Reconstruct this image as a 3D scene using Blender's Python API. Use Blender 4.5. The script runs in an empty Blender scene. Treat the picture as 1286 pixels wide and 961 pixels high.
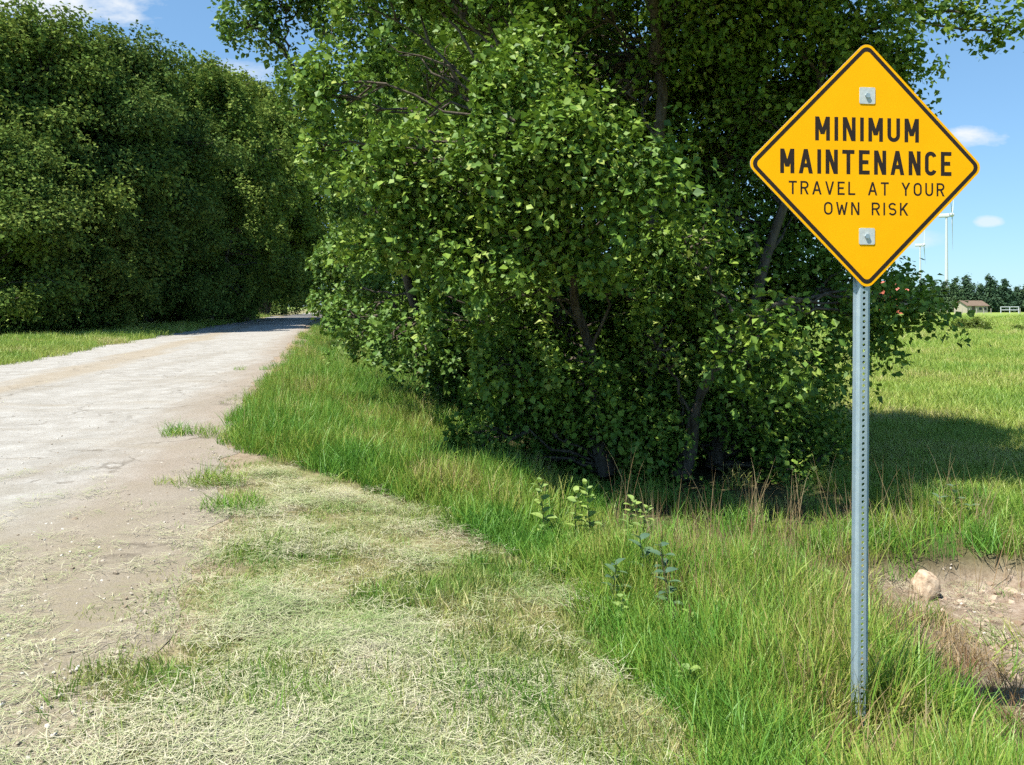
import bpy, bmesh, math, random
import numpy as np
from mathutils import Vector, Matrix

R = math.radians
random.seed(7)
rng = np.random.default_rng(7)
sc = bpy.context.scene
C = sc.collection

# ------------------------------------------------------------------ camera
cam_d = bpy.data.cameras.new('camera')
cam = bpy.data.objects.new('camera', cam_d)
C.objects.link(cam)
cam.location = (0, 0, 1.6)
cam.rotation_euler = (R(90), 0, 0)
cam_d.sensor_fit = 'HORIZONTAL'
cam_d.sensor_width = 36
cam_d.lens = 28.0                      # about 1000 px focal length on a 1286 px wide frame
cam_d.shift_y = -(480.5 - 385) / 1286
cam_d.clip_start = 0.05
cam_d.clip_end = 6000
sc.camera = cam

# ------------------------------------------------------------------ sky and sun
SUN_AZ = (-0.80, -0.60)
SUN_EL = R(63)
_h = math.hypot(*SUN_AZ)
sun_dir = Vector((SUN_AZ[0] / _h * math.cos(SUN_EL), SUN_AZ[1] / _h * math.cos(SUN_EL), math.sin(SUN_EL)))

world = bpy.data.worlds.new('World')
sc.world = world
world.use_nodes = True
wn = world.node_tree
wn.nodes.clear()


def nd(tree, kind, **kw):
    n = tree.nodes.new(kind)
    for k, v in kw.items():
        setattr(n, k, v)
    return n


def mth(tree, op, a, b=None, c=None, clamp=False):
    n = tree.nodes.new('ShaderNodeMath')
    n.operation = op
    n.use_clamp = clamp
    for i, v in enumerate((a, b, c)):
        if v is None:
            continue
        if isinstance(v, (int, float)):
            n.inputs[i].default_value = v
        else:
            tree.links.new(v, n.inputs[i])
    return n.outputs[0]


def mixc(tree, fac, a, b, blend='MIX'):
    n = tree.nodes.new('ShaderNodeMix')
    n.data_type = 'RGBA'
    n.blend_type = blend
    for sock, v in ((n.inputs[0], fac), (n.inputs[6], a), (n.inputs[7], b)):
        if isinstance(v, (int, float)):
            sock.default_value = v
        elif isinstance(v, tuple):
            sock.default_value = (*v[:3], 1)
        else:
            tree.links.new(v, sock)
    return n.outputs[2]


def ramp(tree, fac, stops):
    n = tree.nodes.new('ShaderNodeValToRGB')
    els = n.color_ramp.elements
    while len(els) < len(stops):
        els.new(0.5)
    for e, (p, c) in zip(els, stops):
        e.position = p
        e.color = (*c, 1) if isinstance(c, tuple) else (c, c, c, 1)
    tree.links.new(fac, n.inputs[0])
    return n.outputs[0]


def noise(tree, vec, scale, detail=4, rough=0.55, dist=0.0):
    n = tree.nodes.new('ShaderNodeTexNoise')
    n.inputs['Scale'].default_value = scale
    n.inputs['Detail'].default_value = detail
    n.inputs['Roughness'].default_value = rough
    n.inputs['Distortion'].default_value = dist
    if vec is not None:
        tree.links.new(vec, n.inputs['Vector'])
    return n.outputs['Fac']


sky = nd(wn, 'ShaderNodeTexSky', sky_type='NISHITA')
sky.sun_disc = False
sky.sun_elevation = SUN_EL
sky.sun_rotation = math.atan2(SUN_AZ[0], SUN_AZ[1]) % (2 * math.pi)
sky.altitude = 300
sky.air_density = 1.0
sky.dust_density = 0.25
sky.ozone_density = 1.0
geo = nd(wn, 'ShaderNodeNewGeometry')
tc = nd(wn, 'ShaderNodeTexCoord')
sep = nd(wn, 'ShaderNodeSeparateXYZ')
wn.links.new(tc.outputs['Generated'], sep.inputs[0])
dx, dy, dz = sep.outputs
ysafe = mth(wn, 'MAXIMUM', dy, 0.02)
cu = mth(wn, 'DIVIDE', dx, ysafe)
cw = mth(wn, 'DIVIDE', dz, ysafe)
cv = nd(wn, 'ShaderNodeCombineXYZ')
wn.links.new(cu, cv.inputs[0])
wn.links.new(mth(wn, 'MULTIPLY', cw, 2.2), cv.inputs[1])
cn = noise(wn, cv.outputs[0], 14, 6, 0.6)
cn2 = mth(wn, 'MULTIPLY', mth(wn, 'SUBTRACT', cn, 0.5), 3.4)
cloud = None
# a handful of small fair-weather clouds: (u, w, half width, half height, opacity)
for (u0, w0, a, b, op) in ((-0.585, 0.385, 0.155, 0.045, 0.97), (-0.345, 0.296, 0.05, 0.016, 0.6),
                           (0.585, 0.214, 0.05, 0.015, 0.95), (0.598, 0.107, 0.018, 0.007, 0.6),
                           (0.505, 0.085, 0.06, 0.012, 0.35), (-1.1, 0.3, 0.2, 0.05, 0.8),
                           (1.0, 0.33, 0.16, 0.05, 0.8), (0.2, 0.75, 0.25, 0.09, 0.8), (0.8, 0.06, 0.12, 0.01, 0.4)):
    e1 = mth(wn, 'POWER', mth(wn, 'ABSOLUTE', mth(wn, 'DIVIDE', mth(wn, 'SUBTRACT', cu, u0), a)), 2.0)
    e2 = mth(wn, 'POWER', mth(wn, 'ABSOLUTE', mth(wn, 'DIVIDE', mth(wn, 'SUBTRACT', cw, w0), b)), 2.0)
    d = mth(wn, 'SUBTRACT', 1.0, mth(wn, 'ADD', e1, e2))
    d = mth(wn, 'ADD', d, cn2)
    d = mth(wn, 'MULTIPLY', mth(wn, 'MULTIPLY', d, 0.9, clamp=True), op)
    cloud = d if cloud is None else mth(wn, 'MAXIMUM', cloud, d)
hsv = nd(wn, 'ShaderNodeHueSaturation')
hsv.inputs['Saturation'].default_value = 1.0
hsv.inputs['Value'].default_value = 1.0
wn.links.new(sky.outputs[0], hsv.inputs['Color'])
gam = nd(wn, 'ShaderNodeGamma')
gam.inputs[1].default_value = 0.62
wn.links.new(hsv.outputs[0], gam.inputs[0])
tinted = mixc(wn, 1.0, gam.outputs[0], (1.04, 1.54, 1.98), 'MULTIPLY')
skyc = mixc(wn, cloud, tinted, (5.6, 5.8, 6.0))
bg = nd(wn, 'ShaderNodeBackground')
bg.inputs[1].default_value = 0.088
wn.links.new(skyc, bg.inputs[0])
wo = nd(wn, 'ShaderNodeOutputWorld')
wn.links.new(bg.outputs[0], wo.inputs[0])

sun_l = bpy.data.lights.new('sun', 'SUN')
sun_l.energy = 5.0
sun_l.angle = R(0.53)
sun_l.color = (1.0, 0.955, 0.87)
sun = bpy.data.objects.new('sun', sun_l)
C.objects.link(sun)
sun.rotation_euler = sun_dir.to_track_quat('Z', 'Y').to_euler()
sun.location = sun_dir * 60

vs = sc.view_settings
vs.view_transform = 'Standard'
vs.look = 'None'
vs.gamma = 1.0
vs.exposure = 0.95
vs.use_curve_mapping = False
sc.cycles.max_bounces = 4
sc.cycles.diffuse_bounces = 1
sc.cycles.glossy_bounces = 2
sc.cycles.transmission_bounces = 2
sc.cycles.transparent_max_bounces = 8
sc.cycles.use_denoising = False
sc.cycles.use_adaptive_sampling = True
sc.cycles.adaptive_threshold = 0.03
sc.cycles.sample_clamp_indirect = 4.0


# ------------------------------------------------------------------ helpers
def material(name, rough=0.9, spec=0.2):
    m = bpy.data.materials.new(name)
    m.use_nodes = True
    t = m.node_tree
    b = t.nodes['Principled BSDF']
    b.inputs['Roughness'].default_value = rough
    b.inputs['Specular IOR Level'].default_value = spec
    return m, t, b


def bump(t, b, h, strength=0.4, dist=0.02):
    n = t.nodes.new('ShaderNodeBump')
    n.inputs['Strength'].default_value = strength
    n.inputs['Distance'].default_value = dist
    t.links.new(h, n.inputs['Height'])
    t.links.new(n.outputs[0], b.inputs['Normal'])


def link(o, parent=None):
    C.objects.link(o)
    if parent is not None:
        o.parent = parent
    return o


def tag(o, label=None, cat=None, group=None, kind=None):
    if label: o['label'] = label
    if cat: o['category'] = cat
    if group: o['group'] = group
    if kind: o['kind'] = kind
    return o


def empty(name, loc=(0, 0, 0), rz=0.0):
    o = bpy.data.objects.new(name, None)
    o.empty_display_size = 0.2
    o.location = loc
    o.rotation_euler = (0, 0, rz)
    return link(o)


def np_mesh(name, verts, faces, smooth=False, face_attr=None):
    """verts (N,3), faces: (M,k) array or list of such arrays with different k"""
    verts = np.asarray(verts, dtype=np.float32)
    if isinstance(faces, np.ndarray):
        faces = [faces]
    me = bpy.data.meshes.new(name)
    me.vertices.add(len(verts))
    me.vertices.foreach_set('co', verts.ravel())
    idx = np.concatenate([f.ravel() for f in faces]).astype(np.int32)
    tot = np.concatenate([np.full(len(f), f.shape[1]) for f in faces]).astype(np.int32)
    start = np.concatenate([[0], np.cumsum(tot)[:-1]]).astype(np.int32)
    me.loops.add(len(idx))
    me.loops.foreach_set('vertex_index', idx)
    me.polygons.add(len(tot))
    me.polygons.foreach_set('loop_start', start)
    me.polygons.foreach_set('loop_total', tot)
    me.polygons.foreach_set('use_smooth', np.full(len(tot), bool(smooth)))
    if face_attr:
        for k, v in face_attr.items():
            a = me.attributes.new(k, 'FLOAT', 'FACE')
            a.data.foreach_set('value', np.asarray(v, dtype=np.float32))
    me.update(calc_edges=True)
    return me


def mesh_obj(name, me, mat, parent=None):
    o = bpy.data.objects.new(name, me)
    if mat is not None:
        me.materials.append(mat)
    return link(o, parent)


def tubes(paths, sides=6):
    """paths: list of (points (n,3), radii (n,)) -> verts, quad faces"""
    V, F, base = [], [], 0
    ang = np.arange(sides) * 2 * math.pi / sides
    for pts, rad in paths:
        pts = np.asarray(pts, float)
        n = len(pts)
        tan = np.gradient(pts, axis=0)
        tan /= np.linalg.norm(tan, axis=1, keepdims=True) + 1e-9
        ref = np.where(np.abs(tan[:, 2:3]) > 0.9, np.array([[1., 0, 0]]), np.array([[0, 0, 1.]]))
        a = np.cross(tan, ref)
        a /= np.linalg.norm(a, axis=1, keepdims=True) + 1e-9
        b = np.cross(tan, a)
        ring = pts[:, None, :] + np.asarray(rad)[:, None, None] * (
            np.cos(ang)[None, :, None] * a[:, None, :] + np.sin(ang)[None, :, None] * b[:, None, :])
        V.append(ring.reshape(-1, 3))
        i = np.arange(n - 1)[:, None] * sides
        j = np.arange(sides)[None, :]
        k = (j + 1) % sides
        q = np.stack([i + j, i + k, i + sides + k, i + sides + j], -1).reshape(-1, 4) + base
        F.append(q)
        base += n * sides
    return np.concatenate(V), np.concatenate(F)


def hash2(ix, iy, seed):
    n = (ix.astype(np.int64) * 374761393 + iy.astype(np.int64) * 668265263 + seed * 974711) & 0x7fffffff
    n = ((n ^ (n >> 13)) * 1274126177) & 0x7fffffff
    return ((n ^ (n >> 16)) & 0xffff) / 65535.0


def vnoise(x, y, scale=1.0, seed=0, octaves=3):
    x = np.asarray(x, float) * scale
    y = np.asarray(y, float) * scale
    out, amp, tot = 0, 1.0, 0
    for o in range(octaves):
        ix, iy = np.floor(x), np.floor(y)
        fx, fy = x - ix, y - iy
        fx, fy = fx * fx * (3 - 2 * fx), fy * fy * (3 - 2 * fy)
        v = (hash2(ix, iy, seed + o) * (1 - fx) + hash2(ix + 1, iy, seed + o) * fx) * (1 - fy) + \
            (hash2(ix, iy + 1, seed + o) * (1 - fx) + hash2(ix + 1, iy + 1, seed + o) * fx) * fy
        out = out + v * amp
        tot += amp
        amp *= 0.5
        x, y = x * 2.03, y * 2.03
    return out / tot


def sstep(x, a, b):
    t = np.clip((np.asarray(x, float) - a) / (b - a), 0, 1)
    return t * t * (3 - 2 * t)


K = 0.237                                   # the road runs along (-K, 1); s is the distance across it


def lateral(x, y):
    return x + K * y


def mow_line(y):                            # where the mown verge ends and the tall grass begins
    y = np.asarray(y, float)
    return np.interp(y, [0, 3.2, 5.2, 6.0, 7.0, 7.7, 8.3, 9.0], [1.2, 1.36, 1.48, 1.2, 0.75, 0.2, -0.6, -1.4])


def pit(x, y):
    yb = 6.12 + 0.15 * (vnoise(x, x * 0 + 3.3, 1.6, 5) - 0.5) * 2
    return sstep(x, 2.15, 3.1) * (1 - sstep(x, 4.8, 5.8)) * (1 - sstep(y, yb - 0.13, yb + 0.1)) * sstep(y, 2.6, 4.6)


def height(x, y):
    x = np.asarray(x, float)
    y = np.asarray(y, float)
    s = lateral(x, y)
    h = -0.34 * sstep(s, -0.9, 2.6) - 0.10 * np.exp(-((s - 3.3) / 0.8) ** 2) + 0.16 * sstep(s, 4.2, 8.0)
    h = h - 0.19 * pit(x, y)
    h = h + 0.07 * sstep(-s, 8.6, 10.5)
    near = np.exp(-((y / 40) ** 2))
    off = sstep(np.abs(s + 5), 3.2, 5.0)
    h = h + near * off * (0.05 * (vnoise(x, y, 1.1, 11) - 0.5) + 0.025 * (vnoise(x, y, 4.5, 12) - 0.5))
    h = h + (1 - near) * 0.25 * (vnoise(x, y, 0.05, 14) - 0.5) * sstep(np.abs(s + 5), 4, 12)
    return h


def pix(u, v, Y):                           # a point of the place, by bearing and distance from where the photographer stood
    return ((u - 643) / 1000 * Y, Y, 1.6 - (v - 385) / 1000 * Y)


# ------------------------------------------------------------------ materials of the ground
def ground_material():
    m, t, b = material('earth and turf', 0.95, 0.1)
    g = nd(t, 'ShaderNodeNewGeometry')
    pos = g.outputs['Position']

    def at(n):
        a = nd(t, 'ShaderNodeAttribute')
        a.attribute_name = n
        return a.outputs['Fac']
    n1 = noise(t, pos, 1.3, 5, 0.6)
    n2 = noise(t, pos, 9, 5, 0.65)
    n3 = noise(t, pos, 45, 4, 0.7)
    n4 = noise(t, pos, 0.12, 4, 0.6)
    sepp = nd(t, 'ShaderNodeSeparateXYZ')
    t.links.new(pos, sepp.inputs[0])
    stretch = nd(t, 'ShaderNodeMapping')
    stretch.inputs['Scale'].default_value = (0.06, 0.35, 1)
    t.links.new(pos, stretch.inputs[0])
    n5 = noise(t, stretch.outputs[0], 1.0, 5, 0.6)
    soil = ramp(t, n2, [(0.3, (0.05, 0.045, 0.022)), (0.7, (0.11, 0.10, 0.045))])
    field = ramp(t, n5, [(0.32, (0.15, 0.25, 0.045)), (0.5, (0.23, 0.30, 0.065)), (0.68, (0.34, 0.34, 0.12))])
    field = mixc(t, mth(t, 'MULTIPLY', n3, 0.5), field, (0.12, 0.20, 0.035))
    straw = ramp(t, n2, [(0.28, (0.15, 0.135, 0.06)), (0.5, (0.27, 0.235, 0.12)), (0.72, (0.36, 0.32, 0.19))])
    straw = mixc(t, ramp(t, n1, [(0.42, 0.0), (0.62, 0.7)]), straw, (0.20, 0.23, 0.08))
    straw = mixc(t, ramp(t, n3, [(0.35, 0.55), (0.6, 0.0)]), straw, (0.11, 0.09, 0.05))
    dirt = ramp(t, n2, [(0.28, (0.21, 0.155, 0.11)), (0.5, (0.31, 0.24, 0.18)), (0.75, (0.42, 0.35, 0.28))])
    dirt = mixc(t, ramp(t, n3, [(0.36, 0.6), (0.55, 0.0)]), dirt, (0.16, 0.11, 0.075))
    col = mixc(t, at('field'), soil, field)
    col = mixc(t, at('mown'), col, straw)
    col = mixc(t, at('dirt'), col, dirt)
    t.links.new(col, b.inputs['Base Color'])
    bump(t, b, mth(t, 'ADD', n3, n2), 0.7, 0.025)
    return m


def road_material():
    m, t, b = material('worn pale gravel road', 0.95, 0.1)
    g = nd(t, 'ShaderNodeNewGeometry')
    pos = g.outputs['Position']
    sp = nd(t, 'ShaderNodeSeparateXYZ')
    t.links.new(pos, sp.inputs[0])
    s = mth(t, 'ADD', sp.outputs[0], mth(t, 'MULTIPLY', sp.outputs[1], K))
    mp = nd(t, 'ShaderNodeMapping')
    mp.inputs['Rotation'].default_value = (0, 0, -math.atan(K))
    mp.inputs['Scale'].default_value = (1.0, 0.16, 1.0)
    t.links.new(pos, mp.inputs[0])
    along = noise(t, mp.outputs[0], 1.0, 5, 0.6)
    mp2 = nd(t, 'ShaderNodeMapping')
    mp2.inputs['Rotation'].default_value = (0, 0, -math.atan(K))
    mp2.inputs['Scale'].default_value = (0.25, 1.6, 1.0)
    t.links.new(pos, mp2.inputs[0])
    across = noise(t, mp2.outputs[0], 1.0, 5, 0.65)
    n2 = noise(t, pos, 2.2, 5, 0.6)
    n3 = noise(t, pos, 24, 5, 0.7)
    n4 = noise(t, pos, 90, 3, 0.7)
    base = ramp(t, n2, [(0.25, (0.26, 0.245, 0.215)), (0.5, (0.335, 0.32, 0.29)), (0.75, (0.41, 0.40, 0.37))])
    # bare brown strips: right shoulder and the strip between the wheel tracks
    sw = mth(t, 'ADD', s, mth(t, 'MULTIPLY', mth(t, 'SUBTRACT', along, 0.5), 2.4))
    shoulder = ramp(t, mth(t, 'DIVIDE', mth(t, 'ADD', sw, 2.9), 1.6, clamp=True), [(0.2, 0.0), (0.8, 1.0)])
    base = mixc(t, mth(t, 'MULTIPLY', shoulder, 0.75), base, (0.26, 0.21, 0.16))
    mid = mth(t, 'ABSOLUTE', mth(t, 'ADD', sw, 6.1))
    midm = ramp(t, mid, [(0.25, 0.75), (0.8, 0.0)])
    track = ramp(t, along, [(0.5, 0.0), (0.66, 0.45)])
    base = mixc(t, track, base, (0.24, 0.215, 0.175))
    base = mixc(t, midm, base, (0.30, 0.25, 0.18))
    base = mixc(t, ramp(t, across, [(0.56, 0.0), (0.68, 0.55)]), base, (0.27, 0.235, 0.18))
    # dried clippings blown over the near part
    nearm = mth(t, 'SUBTRACT', 1.0, mth(t, 'DIVIDE', mth(t, 'ADD', sp.outputs[1], mth(t, 'MULTIPLY', n2, 3.0)), 10.0), clamp=True)
    base = mixc(t, mth(t, 'MULTIPLY', ramp(t, nearm, [(0.1, 0.0), (0.45, 0.75)]), ramp(t, n3, [(0.35, 0.5), (0.6, 1.0)])), base, (0.225, 0.195, 0.12))
    base = mixc(t, ramp(t, n3, [(0.33, 0.5), (0.5, 0.0)]), base, (0.20, 0.17, 0.13))
    base = mixc(t, ramp(t, n4, [(0.6, 0.0), (0.75, 0.5)]), base, (0.44, 0.42, 0.38))
    vo = nd(t, 'ShaderNodeTexVoronoi', feature='DISTANCE_TO_EDGE')
    vo.inputs['Scale'].default_value = 0.42
    wv = nd(t, 'ShaderNodeVectorMath', operation='ADD')
    nz = nd(t, 'ShaderNodeTexNoise')
    nz.inputs['Scale'].default_value = 1.6
    nz.inputs['Detail'].default_value = 5
    t.links.new(pos, nz.inputs['Vector'])
    sc3 = nd(t, 'ShaderNodeVectorMath', operation='SCALE')
    sc3.inputs['Scale'].default_value = 1.6
    t.links.new(nz.outputs['Color'], sc3.inputs[0])
    t.links.new(pos, wv.inputs[0])
    t.links.new(sc3.outputs[0], wv.inputs[1])
    t.links.new(wv.outputs[0], vo.inputs['Vector'])
    crack = ramp(t, vo.outputs['Distance'], [(0.0, 0.7), (0.022, 0.0)])
    crack = mth(t, 'MULTIPLY', crack, ramp(t, n2, [(0.42, 0.0), (0.58, 1.0)]))
    base = mixc(t, crack, base, (0.12, 0.10, 0.075))
    t.links.new(base, b.inputs['Base Color'])
    bump(t, b, mth(t, 'SUBTRACT', mth(t, 'ADD', n3, mth(t, 'MULTIPLY', n4, 0.6)), crack), 0.7, 0.02)
    return m


# ------------------------------------------------------------------ ground sheet
def axis(lo, hi, n, near, centre=0.0):
    k = np.linspace(-1, 1, n)
    a = np.arcsinh((lo - centre) / near)
    b = np.arcsinh((hi - centre) / near)
    return centre + near * np.sinh(a + (b - a) * (k + 1) / 2)


gx = axis(-3500, 3500, 420, 2.2, 1.0)
gy = axis(-400, 4500, 420, 3.0, 4.5)
GX, GY = np.meshgrid(gx, gy)
GZ = height(GX, GY)
nx, ny = len(gx), len(gy)
ii = (np.arange(ny - 1)[:, None] * nx + np.arange(nx - 1)[None, :]).ravel()
gfaces = np.stack([ii, ii + 1, ii + nx + 1, ii + nx], 1)
me = np_mesh('ground', np.stack([GX, GY, GZ], -1).reshape(-1, 3), gfaces, smooth=True)
xs, ys = GX.ravel(), GY.ravel()
S = lateral(xs, ys)


def zones(x, y):
    s = lateral(x, y)
    j = 0.35 * (vnoise(x, y, 1.2, 21) - 0.5)
    mown = (1 - sstep(s + j, mow_line(y) - 0.12, mow_line(y) + 0.12)) * sstep(s, -10.2, -9.6)
    mown = np.maximum(mown, (1 - sstep(np.abs(s + 5), 4.0, 4.6)) * (y < 200))
    dirt = pit(x, y) * sstep(x + 0.8 * (vnoise(x, y, 1.5, 22) - .5), 2.7, 3.5)
    dirt = np.maximum(dirt, 0.8 * pit(x, y) * sstep(x + 0.8 * (vnoise(x, y, 1.5, 22) - .5), 1.9, 2.5))
    rim = (1 - sstep(s + 0.7 * (vnoise(x, y, 1.6, 23) - .5), -0.9, -0.45)) * sstep(s, -3, -2) * (y < 200)
    dirt = np.maximum(dirt, 0.85 * rim)
    fieldm = sstep(s, 4.5, 8.0)
    fieldm = np.maximum(fieldm, sstep(-s, 9, 10))
    return mown, dirt, fieldm


zm, zd, zf = zones(xs, ys)
for nme, arr in (('mown', zm), ('dirt', zd), ('field', zf)):
    a = me.attributes.new(nme, 'FLOAT', 'POINT')
    a.data.foreach_set('value', arr.astype(np.float32))
ground = tag(mesh_obj('ground', me, ground_material()), kind='structure')

# ------------------------------------------------------------------ the road: a strip with ragged edges just above the ground
ry = np.concatenate([np.arange(-12, 30, 0.12), np.geomspace(30, 420, 140)])


def road_edges(y):
    a = -0.92 + 0.45 * (vnoise(y, y * 0, 0.5, 31) - 0.5) + 0.35 * (vnoise(y, y * 0 + 7, 2.3, 32) - 0.5)
    a = a - 0.5 * sstep(y, 7, 14)
    b = -8.9 + 0.9 * (vnoise(y, y * 0 + 3, 0.3, 33) - 0.5) + 0.3 * (vnoise(y, y * 0 + 9, 1.7, 34) - 0.5)
    return a, b


ea, eb = road_edges(ry)
nc = 40
w = np.linspace(0, 1, nc)
RS = eb[:, None] * (1 - w) + ea[:, None] * w
bend = 0.0003 * np.clip(ry - 50, 0, 150) ** 2          # far off the track drifts towards the verge row
RX = RS - K * ry[:, None] + bend[:, None]
RY = np.repeat(ry[:, None], nc, 1)
ruts = -0.02 * np.exp(-((RS + 3.6) / 0.5) ** 2) - 0.02 * np.exp(-((RS + 7.4) / 0.5) ** 2)
edge = np.minimum(w, 1 - w)[None, :] * (ea - eb)[:, None]
RZ = height(RX, RY) + 0.004 + (0.018 + ruts * 0.5 + 0.014 * (vnoise(RX, RY, 1.4, 35) - 0.5)) * sstep(edge, 0.0, 0.5)
RZ = np.where(RY > 60, RZ + 0.05, RZ)
n0 = len(ry)
ii = (np.arange(n0 - 1)[:, None] * nc + np.arange(nc - 1)[None, :]).ravel()
rme = np_mesh('road', np.stack([RX, RY, RZ], -1).reshape(-1, 3), np.stack([ii, ii + 1, ii + nc + 1, ii + nc], 1), smooth=True)
road = tag(mesh_obj('road', rme, road_material()), kind='structure')


# ------------------------------------------------------------------ foliage materials
def foliage_shader(m, c, trans, gloss, rough, tw):
    t = m.node_tree
    t.nodes.remove(t.nodes['Principled BSDF'])
    out = t.nodes['Material Output']
    df = nd(t, 'ShaderNodeBsdfDiffuse')
    t.links.new(c, df.inputs[0])
    tr = nd(t, 'ShaderNodeBsdfTranslucent')
    if isinstance(trans, tuple):
        t.links.new(mixc(t, 0.6, c, trans), tr.inputs[0])
    else:
        t.links.new(c, tr.inputs[0])
    mx = nd(t, 'ShaderNodeMixShader')
    mx.inputs[0].default_value = tw
    t.links.new(df.outputs[0], mx.inputs[1])
    t.links.new(tr.outputs[0], mx.inputs[2])
    last = mx.outputs[0]
    if gloss > 0:
        gl = nd(t, 'ShaderNodeBsdfGlossy')
        gl.inputs['Roughness'].default_value = rough
        gl.inputs['Color'].default_value = (0.9, 0.95, 0.85, 1)
        m2 = nd(t, 'ShaderNodeMixShader')
        m2.inputs[0].default_value = gloss
        t.links.new(last, m2.inputs[1])
        t.links.new(gl.outputs[0], m2.inputs[2])
        last = m2.outputs[0]
    t.links.new(last, out.inputs[0])


def leaf_material(name, cols, trans=(0.14, 0.22, 0.02), gloss=0.05, rough=0.5, tw=0.35):
    m = bpy.data.materials.new(name)
    m.use_nodes = True
    t = m.node_tree
    g = nd(t, 'ShaderNodeNewGeometry')
    a = nd(t, 'ShaderNodeAttribute')
    a.attribute_name = 'tint'
    f = mth(t, 'ADD', mth(t, 'MULTIPLY', g.outputs['Random Per Island'], 0.5), mth(t, 'MULTIPLY', a.outputs['Fac'], 0.5))
    oi = nd(t, 'ShaderNodeObjectInfo')          # every plant has its own tone
    tone = ramp(t, oi.outputs['Random'], [(0.0, (0.74, 0.80, 0.90)), (0.5, (0.98, 0.98, 0.95)), (1.0, (1.10, 1.06, 0.92))])
    foliage_shader(m, mixc(t, 1.0, ramp(t, f, cols), tone, 'MULTIPLY'), trans, gloss, rough, tw)
    return m


M_LEAF = leaf_material('cottonwood leaf', [(0.0, (0.034, 0.086, 0.015)), (0.4, (0.098, 0.188, 0.028)), (0.75, (0.185, 0.285, 0.042)), (1.0, (0.31, 0.36, 0.085))], trans=(0.15, 0.25, 0.02), gloss=0.022, rough=0.5, tw=0.2)
M_LEAF2 = leaf_material('far cottonwood leaf', [(0.0, (0.065, 0.122, 0.030)), (0.5, (0.135, 0.205, 0.048)), (1.0, (0.23, 0.28, 0.076))], trans=(0.14, 0.18, 0.03), gloss=0.0, tw=0.22)
M_PINE = leaf_material('pine needles', [(0.0, (0.05, 0.10, 0.055)), (1.0, (0.10, 0.16, 0.08))], trans=(0.03, 0.05, 0.03), gloss=0.0, tw=0.15)
M_SHRUB = leaf_material('shrub leaf', [(0.0, (0.07, 0.12, 0.02)), (1.0, (0.16, 0.20, 0.035))], gloss=0.02)

M_BARK, _t, _b = material('furrowed grey bark', 0.95, 0.1)
_tcn = nd(_t, 'ShaderNodeNewGeometry')
_mp = nd(_t, 'ShaderNodeMapping')
_mp.inputs['Scale'].default_value = (14, 14, 2.2)
_t.links.new(_tcn.outputs['Position'], _mp.inputs[0])
_nb = noise(_t, _mp.outputs[0], 1.0, 5, 0.65)
_t.links.new(ramp(_t, _nb, [(0.3, (0.035, 0.028, 0.020)), (0.7, (0.16, 0.135, 0.105))]), _b.inputs['Base Color'])
bump(_t, _b, _nb, 0.9, 0.03)


# ------------------------------------------------------------------ trees
def leaf_quads(P, N, L, W, rg, droop=0.35):
    """rhombic leaves at points P with normals near N"""
    n = len(P)
    N = N / (np.linalg.norm(N, axis=1, keepdims=True) + 1e-9)
    T = rg.normal(size=(n, 3)) - np.array([0, 0, droop])
    T -= (T * N).sum(1, keepdims=True) * N
    T /= np.linalg.norm(T, axis=1, keepdims=True) + 1e-9
    B = np.cross(N, T)
    L = L[:, None]
    W = W[:, None]
    fold = (rg.random((n, 1)) * 0.34 - 0.06) * L * N
    v = np.stack([P, P + T * L * 0.36 + B * W * 0.5 + fold, P + T * L, P + T * L * 0.36 - B * W * 0.5 + fold], 1)
    return v.reshape(-1, 3), np.arange(4 * n).reshape(-1, 4)


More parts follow.
